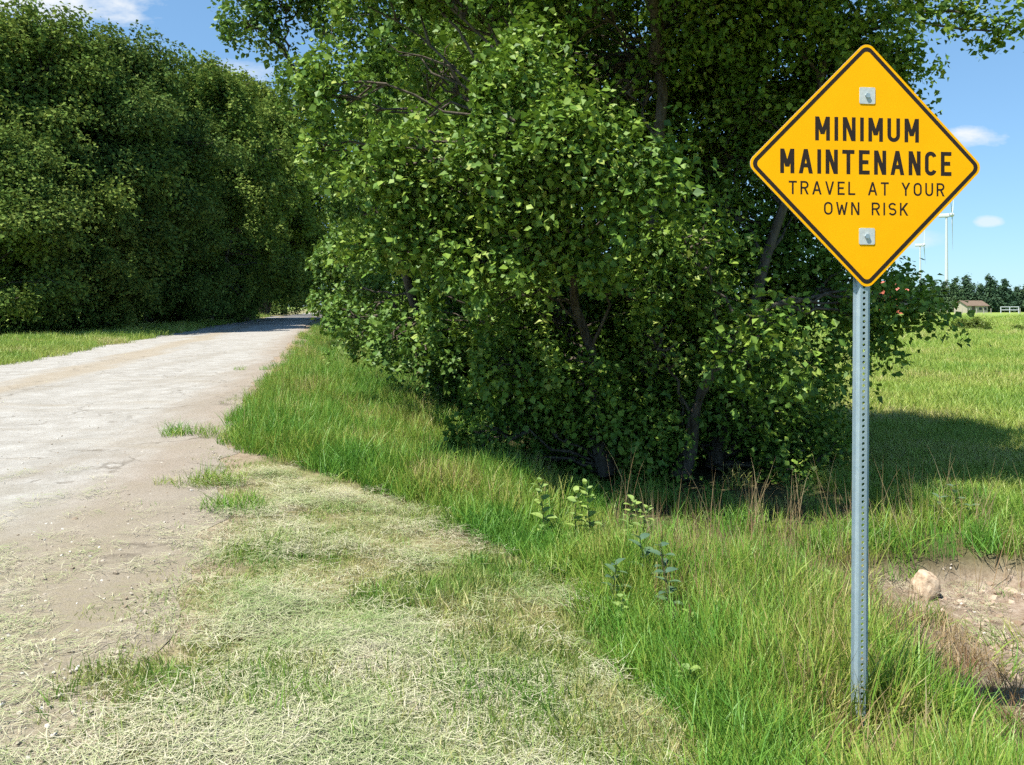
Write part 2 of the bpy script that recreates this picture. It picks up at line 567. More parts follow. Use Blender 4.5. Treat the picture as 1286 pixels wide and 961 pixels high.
def crown_leaves(lobes, rg, clump_r, clump_gap, per_clump, leaf, voids=0.0, void_scale=1.2, inner=0.5, upbias=0.55):
    """lobes: (cx,cy,cz,rx,ry,rz[,density]); returns verts, faces, tint, clump centres, lobe index of each clump"""
    cc, outw, rr, li = [], [], [], []
    for k, lb in enumerate(lobes):
        c = np.array(lb[:3])
        r = np.array(lb[3:6])
        dens = lb[6] if len(lb) > 6 else 1.0
        rm = (r[0] * r[1] * r[2]) ** (1 / 3)
        n = max(6, int(dens * 4 * math.pi * rm * rm / (clump_gap ** 2)))
        d = rg.normal(size=(n, 3))
        d /= np.linalg.norm(d, axis=1, keepdims=True)
        f = inner + (1 - inner) * rg.random(n) ** 0.45
        f *= 1 + 0.28 * (rg.random(n) - 0.35) * (rg.random(n) > 0.45)
        # sides bulge unevenly
        bul = 1 + 0.18 * np.sin(3.1 * d[:, 0] + 2.3 * k) * np.cos(2.7 * d[:, 2] + k)
        p = c + d * r * (f * bul)[:, None]
        cc.append(p)
        outw.append(d)
        rr.append(clump_r * (0.55 + 0.9 * rg.random(n)))
        li.append(np.full(n, k))
    cc, outw, rr, li = map(np.concatenate, (cc, outw, rr, li))
    gz = height(cc[:, 0], cc[:, 1])
    ok = cc[:, 2] > gz + 0.12
    if voids > 0:                      # ragged hollows between the boughs
        f_ = void_scale
        q1 = vnoise(cc[:, 0] + 0.6 * cc[:, 2], cc[:, 1] - 0.8 * cc[:, 2], f_, 81, 2)
        q2 = vnoise(cc[:, 0] - 0.7 * cc[:, 2] + 9, cc[:, 2] + 0.5 * cc[:, 1], f_, 83, 2)
        q = q1 + q2
        small = np.array([lb[3] < 0.3 for lb in lobes])[li]
        ok &= (q > np.quantile(q, voids)) | small
    cc, outw, rr, li = cc[ok], outw[ok], rr[ok], li[ok]
    m = np.maximum(4, (per_clump * (rr / clump_r) ** 2 * (0.6 + 0.8 * rg.random(len(cc)))).astype(int))
    own = np.repeat(np.arange(len(cc)), m)
    n = len(own)
    g = rg.normal(size=(n, 3))
    g *= (np.minimum(1.0, 1.7 / np.linalg.norm(g, axis=1)))[:, None]
    along = outw[own] * (g[:, :1] * 0.55)
    off = g * np.array([0.55, 0.55, 0.42]) * rr[own][:, None] + along * rr[own][:, None]
    off[:, 2] -= 0.22 * rr[own] * (np.linalg.norm(off[:, :2], axis=1) / rr[own]) ** 2
    P = cc[own] + off
    N = outw[own] * 0.30 + np.array([0, 0, upbias]) + off / (rr[own][:, None]) * 0.30 + rg.normal(size=(n, 3)) * 0.68
    L = leaf * (0.5 + 1.0 * rg.random(n))
    W = L * (0.72 + 0.25 * rg.random(n))
    V, F = leaf_quads(P, N, L, W, rg)
    ct = rg.random(len(cc))
    tint = np.clip(ct[own] + 0.15 * rg.normal(size=n), 0, 1)
    gz = height(V[:, 0], V[:, 1])
    V[:, 2] = np.maximum(V[:, 2], gz + 0.02)
    return V, F, tint, cc, li


def branch(a, b, r0, r1, rg, n=6, wob=0.08, sag=0.0):
    a, b = np.asarray(a, float), np.asarray(b, float)
    t = np.linspace(0, 1, n)[:, None]
    ln = np.linalg.norm(b - a)
    p = a + (b - a) * t
    p[:, 2] += (np.sin(t[:, 0] * math.pi) * sag * ln)
    p[1:-1] += rg.normal(size=(n - 2, 3)) * wob * ln / n
    return p, r0 + (r1 - r0) * t[:, 0] ** 0.8


def build_tree(name, label, stems, lobes, seed, clump_r=0.42, clump_gap=0.46, per_clump=60, leaf=0.085, mat=None,
               group=None, twig_every=3, trunk_r=0.2, inner=0.5, voids=0.0, void_scale=1.2, cat='tree', twig_r=0.012, upbias=0.8):
    """stems: list of polylines (trunk first); lobes hang on the nearest stem point"""
    rg = np.random.default_rng(seed)
    base = np.array(stems[0][0], float)
    base[2] = float(height(base[0], base[1])) - 0.05
    root = empty(name, tuple(base))
    V, F, tint, cc, li = crown_leaves(lobes, rg, clump_r, clump_gap, per_clump, leaf, voids, void_scale, inner, upbias)
    paths, nodes = [], []
    for k, st in enumerate(stems):
        st = np.array(st, float)
        # densify
        seg = [st[0]]
        for a, b in zip(st[:-1], st[1:]):
            for q in np.linspace(0, 1, 5)[1:]:
                seg.append(a + (b - a) * q)
        seg = np.array(seg)
        seg[1:-1] += rg.normal(size=(len(seg) - 2, 3)) * 0.05 * np.array([1, 1, 0.2])
        r0 = trunk_r * (1.0 if k == 0 else 0.6)
        rad = r0 * (1 - 0.85 * np.linspace(0, 1, len(seg)))
        rad[0] *= 1.35
        paths.append((seg, rad))
        nodes.append(seg)
    nodes = np.concatenate(nodes)
    lobc = np.array([lb[:3] for lb in lobes])
    limbs, lim_end = [], []
    for k, c in enumerate(lobc):
        cand = nodes[nodes[:, 2] < c[2] + 0.3] if (nodes[:, 2] < c[2] + 0.3).any() else nodes
        a = cand[np.argmin(np.linalg.norm(cand - (c - np.array([0, 0, 0.8])), axis=1))]
        r = trunk_r * 0.16
        pth = branch(a, c, r, r * 0.35, rg, 8, 0.25, 0.06)
        limbs.append(pth)
    twigs = []
    for i in range(0, len(cc), twig_every):
        pth = limbs[li[i]][0]
        a = pth[rg.integers(4, 8)]
        twigs.append(branch(a, cc[i], twig_r * 1.6, twig_r * 0.4, rg, 5, 0.25, 0.03))
    tv, tf = tubes(paths, 9)
    o = mesh_obj('trunk', np_mesh('trunk', tv - base, tf, True), M_BARK, root)
    tv, tf = tubes(limbs, 6)
    mesh_obj('limbs', np_mesh('limbs', tv - base, tf, True), M_BARK, root)['kind'] = 'stuff'
    if twigs:
        tv, tf = tubes(twigs, 4)
        mesh_obj('twigs', np_mesh('twigs', tv - base, tf), M_BARK, root)['kind'] = 'stuff'
    cr = mesh_obj('crown', np_mesh('crown', V - base, F, face_attr={'tint': tint}), mat or M_LEAF, root)
    cr['kind'] = 'stuff'
    tag(root, label, cat, group)
    return root


def lob(u, v, Y, rpx, ry=None, sq=1.0, dens=1.0):
    """a leafy bough: bearing, distance, radius given as its span at that distance"""
    x, y, z = pix(u, v, Y)
    r = rpx / 1000 * Y
    return (x, y, z, r, ry or r, r * sq, dens)


# --- the big cottonwood beside the sign
lobes = [
    # protruding sunlit boughs
    lob(640, 120, 7.5, 52, sq=.8, dens=1.9), lob(605, 190, 7.4, 44, sq=.8, dens=1.9), lob(700, 190, 7.1, 66, sq=.7, dens=1.9), lob(640, 250, 7.4, 46, sq=.7, dens=1.9), lob(770, 235, 7.1, 62, sq=.75, dens=1.9),
    lob(830, 215, 7.3, 34, dens=1.9), lob(580, 300, 7.7, 34, sq=.7, dens=1.9), lob(665, 70, 8.1, 34, dens=1.9), lob(715, 290, 7.6, 48, sq=.6, dens=1.9),
    # boughs above, reaching beyond the top of the view
    lob(600, 10, 9.0, 80), lob(735, 20, 9.4, 80), lob(850, 10, 9.2, 90), lob(980, 0, 9.2, 90), lob(1080, 20, 9.3, 80), lob(1165, 0, 9.3, 48),
    lob(1140, 80, 9.2, 34), lob(1225, 15, 9.2, 26, dens=0.7), lob(1262, 40, 9.2, 14, dens=0.6),
    # left shoulder of the crown, reaching out over the verge
    lob(410, 110, 8.3, 36, sq=.75, dens=1.5), lob(465, 165, 7.9, 40, sq=.7, dens=1.5), lob(405, 190, 8.3, 26, sq=.7, dens=1.4), lob(455, 230, 8.0, 38, sq=.65, dens=1.5), lob(510, 240, 7.9, 36, sq=.65, dens=1.5),
    lob(445, 308, 8.3, 18, sq=.6, dens=1.3), lob(495, 312, 8.1, 26, sq=.6, dens=1.4), lob(535, 180, 8.2, 36, sq=.75, dens=1.4), lob(548, 285, 8.2, 30, sq=.7, dens=1.3),
    lob(500, 70, 8.9, 46, sq=.8), lob(455, 5, 9.1, 50, sq=.8), lob(540, -40, 8.8, 60, sq=.8), lob(450, -80, 9.2, 60, sq=.8), lob(455, 140, 9.4, 30, sq=.8),
    # under the sunlit boughs
    lob(860, 300, 8.4, 50, sq=.8), lob(790, 335, 8.3, 50, sq=.8), lob(900, 370, 8.8, 40, sq=.8), lob(690, 360, 8.3, 50, sq=.7), lob(620, 370, 8.5, 40, sq=.7),
    lob(820, 430, 8.9, 55, sq=.8), lob(720, 450, 8.8, 55, sq=.8), lob(630, 450, 8.9, 45, sq=.8), lob(960, 500, 9.2, 50, sq=.8), lob(800, 540, 9.1, 50, sq=.8), lob(880, 560, 9.3, 45, sq=.8), lob(700, 550, 9.1, 45, sq=.8),
    lob(1040, 450, 9.6, 30, sq=.8), lob(1020, 590, 9.6, 40, sq=.8), lob(930, 610, 9.6, 40, sq=.8),
    # dark undergrowth round the stems
    lob(650, 570, 9.2, 36, sq=.8), lob(730, 580, 9.1, 40, sq=.8), lob(815, 580, 9.2, 42, sq=.8), lob(900, 585, 9.0, 42, sq=.7), lob(985, 585, 8.8, 42, sq=.7), lob(1045, 580, 9.0, 40, sq=.7), lob(760, 530, 9.0, 48, sq=.8), lob(860, 520, 9.0, 50, sq=.8), lob(680, 500, 9.2, 44, sq=.8), lob(950, 535, 8.9, 45, sq=.8),
    # boughs that shade them
    lob(520, 300, 7.8, 28, sq=.65, dens=1.6), lob(565, 235, 7.7, 32, sq=.7, dens=1.6), lob(500, 185, 7.5, 30, sq=.7, dens=1.6), lob(455, 215, 7.6, 24, sq=.7, dens=1.4), lob(590, 330, 7.7, 32, sq=.6, dens=1.6), lob(660, 330, 7.6, 36, sq=.6, dens=1.6), lob(740, 320, 7.5, 36, sq=.6, dens=1.6),
    # recessed, shaded boughs
    lob(920, 130, 10.2, 90, sq=.8), lob(1040, 140, 10.2, 80, sq=.8), lob(900, 260, 10.3, 90, sq=.8), lob(1020, 270, 10.2, 70, sq=.8), lob(960, 350, 10.2, 80, sq=.8),
    lob(830, 370, 10.0, 90, sq=.8), lob(700, 390, 9.6, 80, sq=.7), lob(600, 400, 9.8, 80, sq=.8), lob(1060, 360, 9.6, 50), lob(540, 120, 10.2, 80), lob(780, 100, 10.0, 80),
    # low boughs
    lob(965, 420, 7.0, 36, sq=.8), lob(915, 430, 7.1, 24, sq=.8), lob(995, 468, 7.1, 20), lob(940, 460, 7.3, 28, sq=.7), lob(1085, 385, 8.3, 30, sq=.8), lob(1135, 372, 8.3, 20, dens=0.7), lob(1115, 415, 8.2, 14, dens=0.7),
    lob(1165, 388, 8.3, 12, dens=0.6), lob(870, 480, 10.0, 80, sq=.8), lob(740, 480, 9.7, 80, sq=.8), lob(640, 490, 9.6, 60, sq=.8), lob(590, 540, 9.2, 30),
    lob(990, 520, 10.2, 70, sq=.8), lob(900, 580, 10.4, 60, dens=0.8), lob(720, 580, 10.0, 55, dens=0.8), lob(1030, 560, 10.6, 45, dens=0.8), lob(620, 580, 9.8, 30, dens=.7),
]
x0, y0 = 1.75, 9.7
for (dx_, dy_, dz_, r_) in ((-.7, -3.3, 5.4, 0.75), (-.2, -3.2, 5.5, 0.8), (0.6, -3.4, 5.5, 0.8), (0.5, -2.4, 5.6, 0.8), (1.3, -2.6, 5.6, 0.8), (1.2, -1.8, 5.7, 0.8), (-1.2, -1.5, 6.3, 0.9), (0.1, -1.4, 6.2, 1.0), (0.9, -0.9, 6.6, 1.0), (-1.7, -0.3, 6.4, 1.1), (-.4, 0, 6.9, 1.2), (1.1, 0.0, 6.6, 1.0),  # above the view; the forward boughs are added to cast shade below
                            (0.0, 1.2, 5.0, 1.4), (1.2, 1.2, 3.8, 1.2), (0.2, 1.6, 3.0, 1.5), (1.2, 1.5, 1.8, 1.1), (-.6, 1.9, 2.0, 1.3)):
    lobes.append((x0 + dx_, y0 + dy_, dz_, r_, r_, r_ * 0.8, 1.1))
build_tree('cottonwood_tree', 'large bright green cottonwood right behind the yellow sign, its low boughs reaching the ditch',
           [[(1.7, 9.6, -.3), (1.65, 9.5, 1.5), (1.8, 9.7, 4.2), (1.7, 9.8, 7.5)], [(1.1, 9.1, -.3), (0.75, 8.9, 1.6), (0.3, 8.4, 3.4)],
            [(1.75, 9.6, 4.6), (1.5, 8.0, 5.4), (1.0, 6.4, 5.6)], [(2.4, 9.4, -.3), (2.8, 9.2, 1.6), (3.5, 9.2, 3.9), (3.9, 9.2, 5.0)], [(1.9, 9.0, -.3), (2.2, 8.7, 1.0), (2.7, 8.3, 1.6)]],
           lobes, 11, clump_r=0.26, clump_gap=0.25, per_clump=50, leaf=0.066, trunk_r=0.15, inner=0.5, voids=0.29, void_scale=1.15)

# --- the cottonwood next along the row, leaning over the road edge
lobes = [
    lob(305, 25, 13.6, 34, sq=.8), lob(350, 50, 13.8, 32, sq=.8), lob(365, 0, 13.8, 55, sq=.8), lob(430, 15, 13.6, 55, sq=.8), lob(405, 95, 13.4, 50, sq=.75), lob(460, 150, 13.2, 55, sq=.75), lob(520, 60, 14, 70),
    lob(400, 160, 13.8, 30, sq=.8), lob(418, 210, 13.4, 34, sq=.7), lob(480, 230, 12.8, 46, sq=.7), lob(535, 190, 13.0, 50, sq=.8), lob(452, 300, 13.0, 22, sq=.6), lob(490, 310, 12.6, 30, sq=.6),
    lob(540, 290, 12.6, 44, sq=.7), lob(440, 365, 14.5, 14, dens=0.8), lob(480, 375, 15.4, 40), lob(540, 390, 14.6, 50), lob(450, 405, 16.5, 20), lob(505, 435, 14.6, 30, sq=.8),
    lob(560, 460, 13.4, 40, sq=.8), lob(600, 460, 13.0, 55), lob(610, 330, 13.6, 70), lob(620, 200, 14, 80), lob(640, 60, 14.4, 80),
    lob(430, -60, 14.4, 90), lob(560, -90, 14.6, 110), lob(330, -45, 14.0, 50), lob(470, -150, 14.6, 90), lob(450, 260, 15.4, 35),
    lob(432, 398, 12.8, 18, sq=.7), lob(455, 420, 12.5, 22, sq=.7), lob(490, 428, 11.6, 24, sq=.6), lob(535, 440, 11.0, 28, sq=.6), lob(470, 380, 12.8, 26, sq=.7), lob(510, 400, 12.2, 30, sq=.7),
    (-0.8, 16.2, 4.0, 2.0, 1.8, 2.0, 0.7), (0.2, 16.5, 2.2, 1.8, 1.6, 1.6, 0.7), (1.2, 14, 2.0, 1.6, 1.6, 1.6, 0.7), (1.0, 13.2, 4.5, 1.8, 1.8, 1.8, 0.7),
]
build_tree('cottonwood_tree', 'broad cottonwood in the verge row whose high boughs lean out over the road edge',
           [[(-0.9, 14.2, -.3), (-1.0, 14.0, 2.0), (-1.6, 14.1, 4.8), (-2.0, 14.3, 8.0)], [(-0.7, 13.6, -.3), (-1.1, 13.2, 1.7), (-1.9, 13.5, 3.6)],
            [(-1.2, 14.3, -.3), (-2.0, 14.1, 2.4), (-3.2, 14.1, 4.8), (-4.2, 14.1, 6.4)]],
           lobes, 23, clump_r=0.34, clump_gap=0.36, per_clump=50, leaf=0.08, trunk_r=0.17, inner=0.5, voids=0.33, void_scale=0.85)


def row_lobes(x, y, H, rad, rg, low=0.5, n=16):
    """a dense core with many separate boughs standing out from it"""
    out = []
    for i in range(n):
        f = (i + 0.5) / n
        z = low + (H - low) * (0.05 + 0.90 * f)
        env = rad * max(0.30, math.sin(math.pi * min(1, 0.24 + 0.72 * f)) ** 0.7)
        a = i * 2.39996 + rg.random() * 0.9
        d = env * (0.55 + 0.38 * rg.random())
        r = rad * (0.24 + 0.16 * rg.random())
        out.append((x + d * math.cos(a), y + d * math.sin(a), z, r * 1.15, r * 1.15, r * (0.55 + 0.2 * rg.random()), 1.25))
    for f in (0.2, 0.4, 0.6, 0.8):
        out.append((x, y, low + (H - low) * f, rad * 0.42, rad * 0.42, H * 0.12, 0.6))
    return out


rg0 = np.random.default_rng(5)
# --- further trees of the same row, and two behind the first ones
row = [(-1.4, 21.5, 10.5, 3.0, 'cottonwood third along the verge row, mostly hidden by the two before it'),
       (-3.6, 31.5, 11.5, 3.9, 'cottonwood far down the verge row where the track narrows'),
       (-5.8, 42.0, 12.0, 4.0, 'last visible cottonwood of the verge row beside the narrow end of the track'),
       (0.6, 12.6, 7.4, 2.2, 'cottonwood hidden between the two large ones of the verge row')]
for k, (x, y, H, rad, lbl) in enumerate(row):
    build_tree('cottonwood_tree', lbl, [[(x, y, -.3), (x + .2, y, H * .3), (x - .1, y + .2, H * .85)], [(x + .3, y + .3, -.3), (x + rad * .4, y + .3, H * .4)]],
               row_lobes(x, y, H, rad, rg0, 0.3, 18), 40 + k, clump_r=0.5, clump_gap=0.55, per_clump=40, leaf=0.14, trunk_r=0.22, twig_every=6)

# --- tall trees across the road: four different builds, the rest are copies
far_specs = []
M_TREES = []
for k, (H, rad) in enumerate(((19.5, 7.4), (18.0, 6.6), (17.5, 6.0), (13.0, 5.4))):
    t = build_tree('tall_tree', 'x', [[(0, 60, 0), (0.3, 60, H * .3), (-.2, 60.2, H * .88)], [(.4, 60.2, 0), (rad * .45, 60.1, H * .5)], [(-.4, 60, 0), (-rad * .4, 59.7, H * .45)]],
                   row_lobes(0, 60, H, rad, rg0, 1.1 if k < 3 else 0.2, 34), 70 + k, clump_r=0.75, clump_gap=0.85, per_clump=48, leaf=0.22, voids=0.30, void_scale=0.28, trunk_r=0.38, mat=M_LEAF2, twig_every=8, twig_r=0.03)
    M_TREES.append(t)


def copy_thing(src):
    r = src.copy()
    C.objects.link(r)
    for ch in src.children:
        c = ch.copy()
        C.objects.link(c)
        c.parent = r
    return r


FAR_LABEL = 'tall dark green cottonwood in the row across the pale road'
used = set()
# (px bearing of the trunk, distance, build, scale, turn, label)
for (u, Y, k, scl, turn, lbl) in (
        (-60, 43, 0, 0.88, 0.0, None), (50, 47, 1, 1.0, 1.0, None), (128, 52, 0, 0.97, 2.2, 'tallest cottonwood across the road, its crown towering over the grass strip'),
        (195, 60, 2, 0.86, 0.4, None), (255, 70, 1, 1.22, 3.0, 'rounded cottonwood across the road with a lower crown than the tallest one'), (305, 84, 2, 1.3, 4.1, None),
        (312, 96, 0, 1.45, 5.1, None), (333, 125, 1, 1.25, 0.9, None), (357, 150, 3, 1.3, 2.0, 'small dark tree closing the row where the track bends away'),
        (30, 60, 2, 1.0, 3.3, None), (-10, 39, 3, 0.75, 1.6, 'short bushy tree in front of the tall row across the road'), (95, 45, 3, 0.62, 4.4, 'low leafy tree at the foot of the tallest cottonwood across the road'),
        (225, 62, 3, 0.6, 2.7, 'low tree at the foot of the rounded cottonwood across the road'), (285, 76, 3, 0.62, 0.3, None), (170, 75, 0, 0.95, 5.0, None)):
    t = M_TREES[k]
    if k in used:
        t = copy_thing(t)
    used.add(k)
    x = (u - 643) / 1000 * Y
    t.location = (x, Y, float(height(x, Y)) - 0.05)
    t.scale = (scl, scl, scl)
    t.rotation_euler.z = turn
    tag(t, lbl or FAR_LABEL, 'tree', 'tall trees across the road')


# ------------------------------------------------------------------ grass, clippings, stones: scattered on the ground
def blade_mesh(name, n, hgt, wid, spread, rg, lean=0.5, seg=3, flat=False):
    V, F4, F3, base = [], [], [], 0
    for i in range(n):
        a = rg.random() * 2 * math.pi
        d = spread * math.sqrt(rg.random())
        px, py = d * math.cos(a), d * math.sin(a)
        yaw = rg.random() * 2 * math.pi
        L = hgt * (0.55 + 0.6 * rg.random())
        W = wid * (0.6 + 0.7 * rg.random())
        le = lean * (0.3 + 1.0 * rg.random())
        curl = le * (0.6 + 1.2 * rg.random())
        fx, fy = math.cos(yaw), math.sin(yaw)
        tw = rg.random() * 6.28
        sx, sy = math.cos(tw), math.sin(tw)
        z0 = rg.random() * 0.05 if flat else -0.02
        x, y, z = px, py, z0
        ang = (math.pi / 2 * (0.92 + 0.14 * rg.random())) if flat else le * 0.35
        cturn = (rg.random() - 0.5) * 0.35 if flat else 0
        for k in range(seg + 1):
            f = k / seg
            wk = W * (1 - f * f * 0.85) * (0.75 if k == 0 else 1) * 0.5
            if flat:
                sx, sy = -math.sin(yaw + 0.0), math.cos(yaw)
            if k < seg:
                V += [(x - sx * wk, y - sy * wk, z), (x + sx * wk, y + sy * wk, z)]
            else:
                V += [(x, y, z)]
            st = L / seg
            x += fx * math.sin(ang) * st
            y += fy * math.sin(ang) * st
            z += math.cos(ang) * st
            if flat:
                yaw += cturn
                fx, fy = math.cos(yaw), math.sin(yaw)
                z = max(z, 0.004)
                ang += (rg.random() - 0.5) * 0.25
            else:
                ang += curl / seg * (0.5 + f)
        for k in range(seg - 1):
            q = base + 2 * k
            F4.append((q, q + 1, q + 3, q + 2))
        q = base + 2 * (seg - 1)
        F3.append((q, q + 1, q + 2))
        base += 2 * seg + 1
    return np_mesh(name, np.array(V), [np.array(F4), np.array(F3)])


def grass_material(name, cols, patch=1.2, tip=None, tw=0.3, detail_mix=0.45):
    """cols: ramp over a mix of where the tuft stands and which blade it is"""
    m = bpy.data.materials.new(name)
    m.use_nodes = True
    t = m.node_tree
    g = nd(t, 'ShaderNodeNewGeometry')
    oi = nd(t, 'ShaderNodeObjectInfo')
    n = noise(t, g.outputs['Position'], patch, 3, 0.6)
    f = mth(t, 'ADD', mth(t, 'MULTIPLY', mth(t, 'SUBTRACT', n, 0.5), 1.9),
            mth(t, 'ADD', mth(t, 'MULTIPLY', g.outputs['Random Per Island'], detail_mix), mth(t, 'MULTIPLY', oi.outputs['Random'], 0.9 - detail_mix)))
    f = mth(t, 'ADD', f, 0.05, clamp=True)
    c = ramp(t, f, cols)
    foliage_shader(m, c, None, 0.03 if tw > 0.25 else 0.0, 0.5, tw)
    return m


def scatter(name, label, cat, protos, P, rot, scl, pick):
    """one object: points on the ground, each carrying one of the small prototype tufts"""
    col = bpy.data.collections.new(name + '_tufts')
    for i, (pm, mat) in enumerate(protos):
        pm.materials.append(mat)
        po = bpy.data.objects.new('%s_tuft_%02d' % (name, i), pm)
        col.objects.link(po)
    me = bpy.data.meshes.new(name)
    n = len(P)
    me.vertices.add(n)
    me.vertices.foreach_set('co', np.asarray(P, np.float32).ravel())
    a = me.attributes.new('rot', 'FLOAT_VECTOR', 'POINT')
    a.data.foreach_set('vector', np.asarray(rot, np.float32).ravel())
    a = me.attributes.new('scl', 'FLOAT_VECTOR', 'POINT')
    a.data.foreach_set('vector', np.asarray(scl, np.float32).ravel())
    a = me.attributes.new('pick', 'INT', 'POINT')
    a.data.foreach_set('value', np.asarray(pick, np.int32))
    o = bpy.data.objects.new(name, me)
    link(o)
    ng = bpy.data.node_groups.new(name + '_nodes', 'GeometryNodeTree')
    ng.interface.new_socket('Geometry', in_out='INPUT', socket_type='NodeSocketGeometry')
    ng.interface.new_socket('Geometry', in_out='OUTPUT', socket_type='NodeSocketGeometry')
    gi, go = ng.nodes.new('NodeGroupInput'), ng.nodes.new('NodeGroupOutput')
    ci = ng.nodes.new('GeometryNodeCollectionInfo')
    ci.inputs['Collection'].default_value = col
    ci.inputs['Separate Children'].default_value = True
    ci.inputs['Reset Children'].default_value = True
    ip = ng.nodes.new('GeometryNodeInstanceOnPoints')
    ip.inputs['Pick Instance'].default_value = True

    def att(nm, dt):
        q = ng.nodes.new('GeometryNodeInputNamedAttribute')
        q.data_type = dt
        q.inputs['Name'].default_value = nm
        return q.outputs['Attribute']
    ng.links.new(gi.outputs[0], ip.inputs['Points'])
    ng.links.new(ci.outputs[0], ip.inputs['Instance'])
    ng.links.new(att('rot', 'FLOAT_VECTOR'), ip.inputs['Rotation'])
    ng.links.new(att('scl', 'FLOAT_VECTOR'), ip.inputs['Scale'])
    ng.links.new(att('pick', 'INT'), ip.inputs['Instance Index'])
    ng.links.new(ip.outputs[0], go.inputs[0])
    md = o.modifiers.new('scatter', 'NODES')
    md.node_group = ng
    return tag(o, label, cat, kind='stuff')


def sample_view(n, y0, y1, power=1.0, side=0.78):
    """points over the ground in and around the view, thinning with distance"""
    u = rng.random(n)
    if power == 1.0:
        y = y0 * (y1 / y0) ** u
    else:
        q = 1 - power
        y = (y0 ** q + u * (y1 ** q - y0 ** q)) ** (1 / q)
    x = (rng.random(n) * 2 - 1) * side * (y + 0.6)
    return x, y


def place(x, y, k, protos_n, smin, smax, tilt=0.12, hs=None):
    n = len(x)
    P = np.stack([x, y, height(x, y)], 1)
    rot = np.stack([rng.normal(size=n) * tilt, rng.normal(size=n) * tilt, rng.random(n) * 6.283], 1)
    s = smin + (smax - smin) * rng.random(n)
    hs = np.ones(n) if hs is None else hs
    scl = np.stack([s * (0.55 + 0.45 * hs), s * (0.55 + 0.45 * hs), s * hs], 1)
    return P, rot, scl, rng.integers(0, protos_n, n)


rg1 = np.random.default_rng(91)
M_TALL = grass_material('tall green grass', [(0.0, (0.10, 0.26, 0.035)), (0.35, (0.15, 0.31, 0.035)), (0.6, (0.24, 0.34, 0.045)), (0.82, (0.36, 0.36, 0.09)), (1.0, (0.46, 0.36, 0.17))], 0.9)
M_MOWN = grass_material('mown grass', [(0.0, (0.12, 0.27, 0.04)), (0.4, (0.22, 0.32, 0.06)), (0.7, (0.38, 0.38, 0.13)), (1.0, (0.52, 0.45, 0.24))], 1.6)
M_HAY = grass_material('dried grass clippings', [(0.0, (0.20, 0.30, 0.10)), (0.3, (0.36, 0.40, 0.20)), (0.65, (0.53, 0.51, 0.34)), (0.85, (0.58, 0.54, 0.41)), (1.0, (0.42, 0.34, 0.23))], 1.1, tw=0.2, detail_mix=0.75)
M_FIELD = grass_material('meadow grass', [(0.0, (0.17, 0.31, 0.045)), (0.5, (0.28, 0.38, 0.06)), (0.8, (0.40, 0.42, 0.11)), (1.0, (0.52, 0.45, 0.21))], 0.25)
M_STRAW = grass_material('dry stalks', [(0.0, (0.22, 0.12, 0.06)), (0.5, (0.34, 0.24, 0.12)), (1.0, (0.48, 0.40, 0.22))], 1.5)


def in_pit(x, y):
    return pit(x, y) * sstep(x + 0.7 * (vnoise(x, y, 1.5, 22) - .5), 2.6, 3.4)


def clump_on_road(x, y):
    """tufts that have crept out over the road edge: (x, y, half length across, half length along, weight)"""
    w_ = np.zeros(len(x))
    for (u, v, a, b, q) in ((232, 548, 0.62, 0.22, 1.0), (255, 610, 0.42, 0.16, 0.8), (300, 640, 0.35, 0.2, 0.5), (330, 466, 0.8, 0.35, 0.7), (345, 478, 0.5, 0.3, 0.5)):
        Y = 1600 / (v - 385)
        X = (u - 643) / 1000 * Y
        d = ((x - X) / a) ** 2 + ((y - Y) / b) ** 2
        w_ = np.maximum(w_, q * (d < 1) * (1 - d))
    return w_


# tall grass: ditch, tree foot, the verge beyond the mown part
x, y = sample_view(24000, 1.9, 60, 1.35)
s = lateral(x, y)
ea_, eb_ = road_edges(y)
tall = (s > mow_line(y) + 0.17 + 0.3 * (vnoise(x, y, 1.2, 21) - 0.5) + 0.06 * rng.normal(size=len(x))) & (s > ea_ - 0.02) & (s < 6.3 + 0.8 * (vnoise(x, y, .6, 41) - .5))
tall &= rng.random(len(x)) > in_pit(x, y) * 1.0
tall &= rng.random(len(x)) > 0.95 * sstep(x, 1.75, 2.2) * sstep(y, 2.7, 3.2) * (1 - sstep(y, 5.9, 6.2))
tall &= rng.random(len(x)) > 0.8 * sstep(vnoise(x, y, 2.4, 45), 0.48, 0.62) * (y < 7) * (s > mow_line(y) + 0.5)
crept = clump_on_road(x, y)
tall |= rng.random(len(x)) < crept * 0.9
und = sstep(s, 1.6, 2.6) * sstep(y, 6.2, 6.9) * (1 - sstep(x - 0.36 * y, 0.9, 1.4))                    # thin under the trees
tall &= rng.random(len(x)) > und * 0.85
x, y, s = x[tall], y[tall], s[tall]
hgt = 0.62 + 0.75 * vnoise(x, y, 0.9, 42)
hgt *= 0.5 + 0.5 * sstep(s, mow_line(y) + 0.1, mow_line(y) + 0.8)
hgt *= 1 - 0.4 * sstep(y, 5.3, 6.1) * sstep(x, -0.2, 0.6)
infront = np.exp(-((x / np.maximum(y, 1) - 0.445) / 0.075) ** 2) * (y < 3.6) * (y > 2.75)
hgt *= 1 - 0.9 * infront
hgt *= 1 - 0.6 * sstep(x, 1.75, 2.2) * sstep(y, 2.5, 3.1) * (1 - sstep(y, 5.9, 6.2))      # thinner, lower by the dry pit
hgt = np.where(clump_on_road(x, y) > 0, hgt * 0.75, hgt)
protos = [(blade_mesh('tall_grass', 64, 0.40, 0.0080, 0.19, rg1, 0.55 + 0.15 * (i % 3), 4), M_TALL) for i in range(7)]
scatter('tall_grass', 'uncut green grass filling the ditch and the tree edge', 'grass', protos, *place(x, y, 0, 7, 0.8, 1.25, 0.16, hgt))

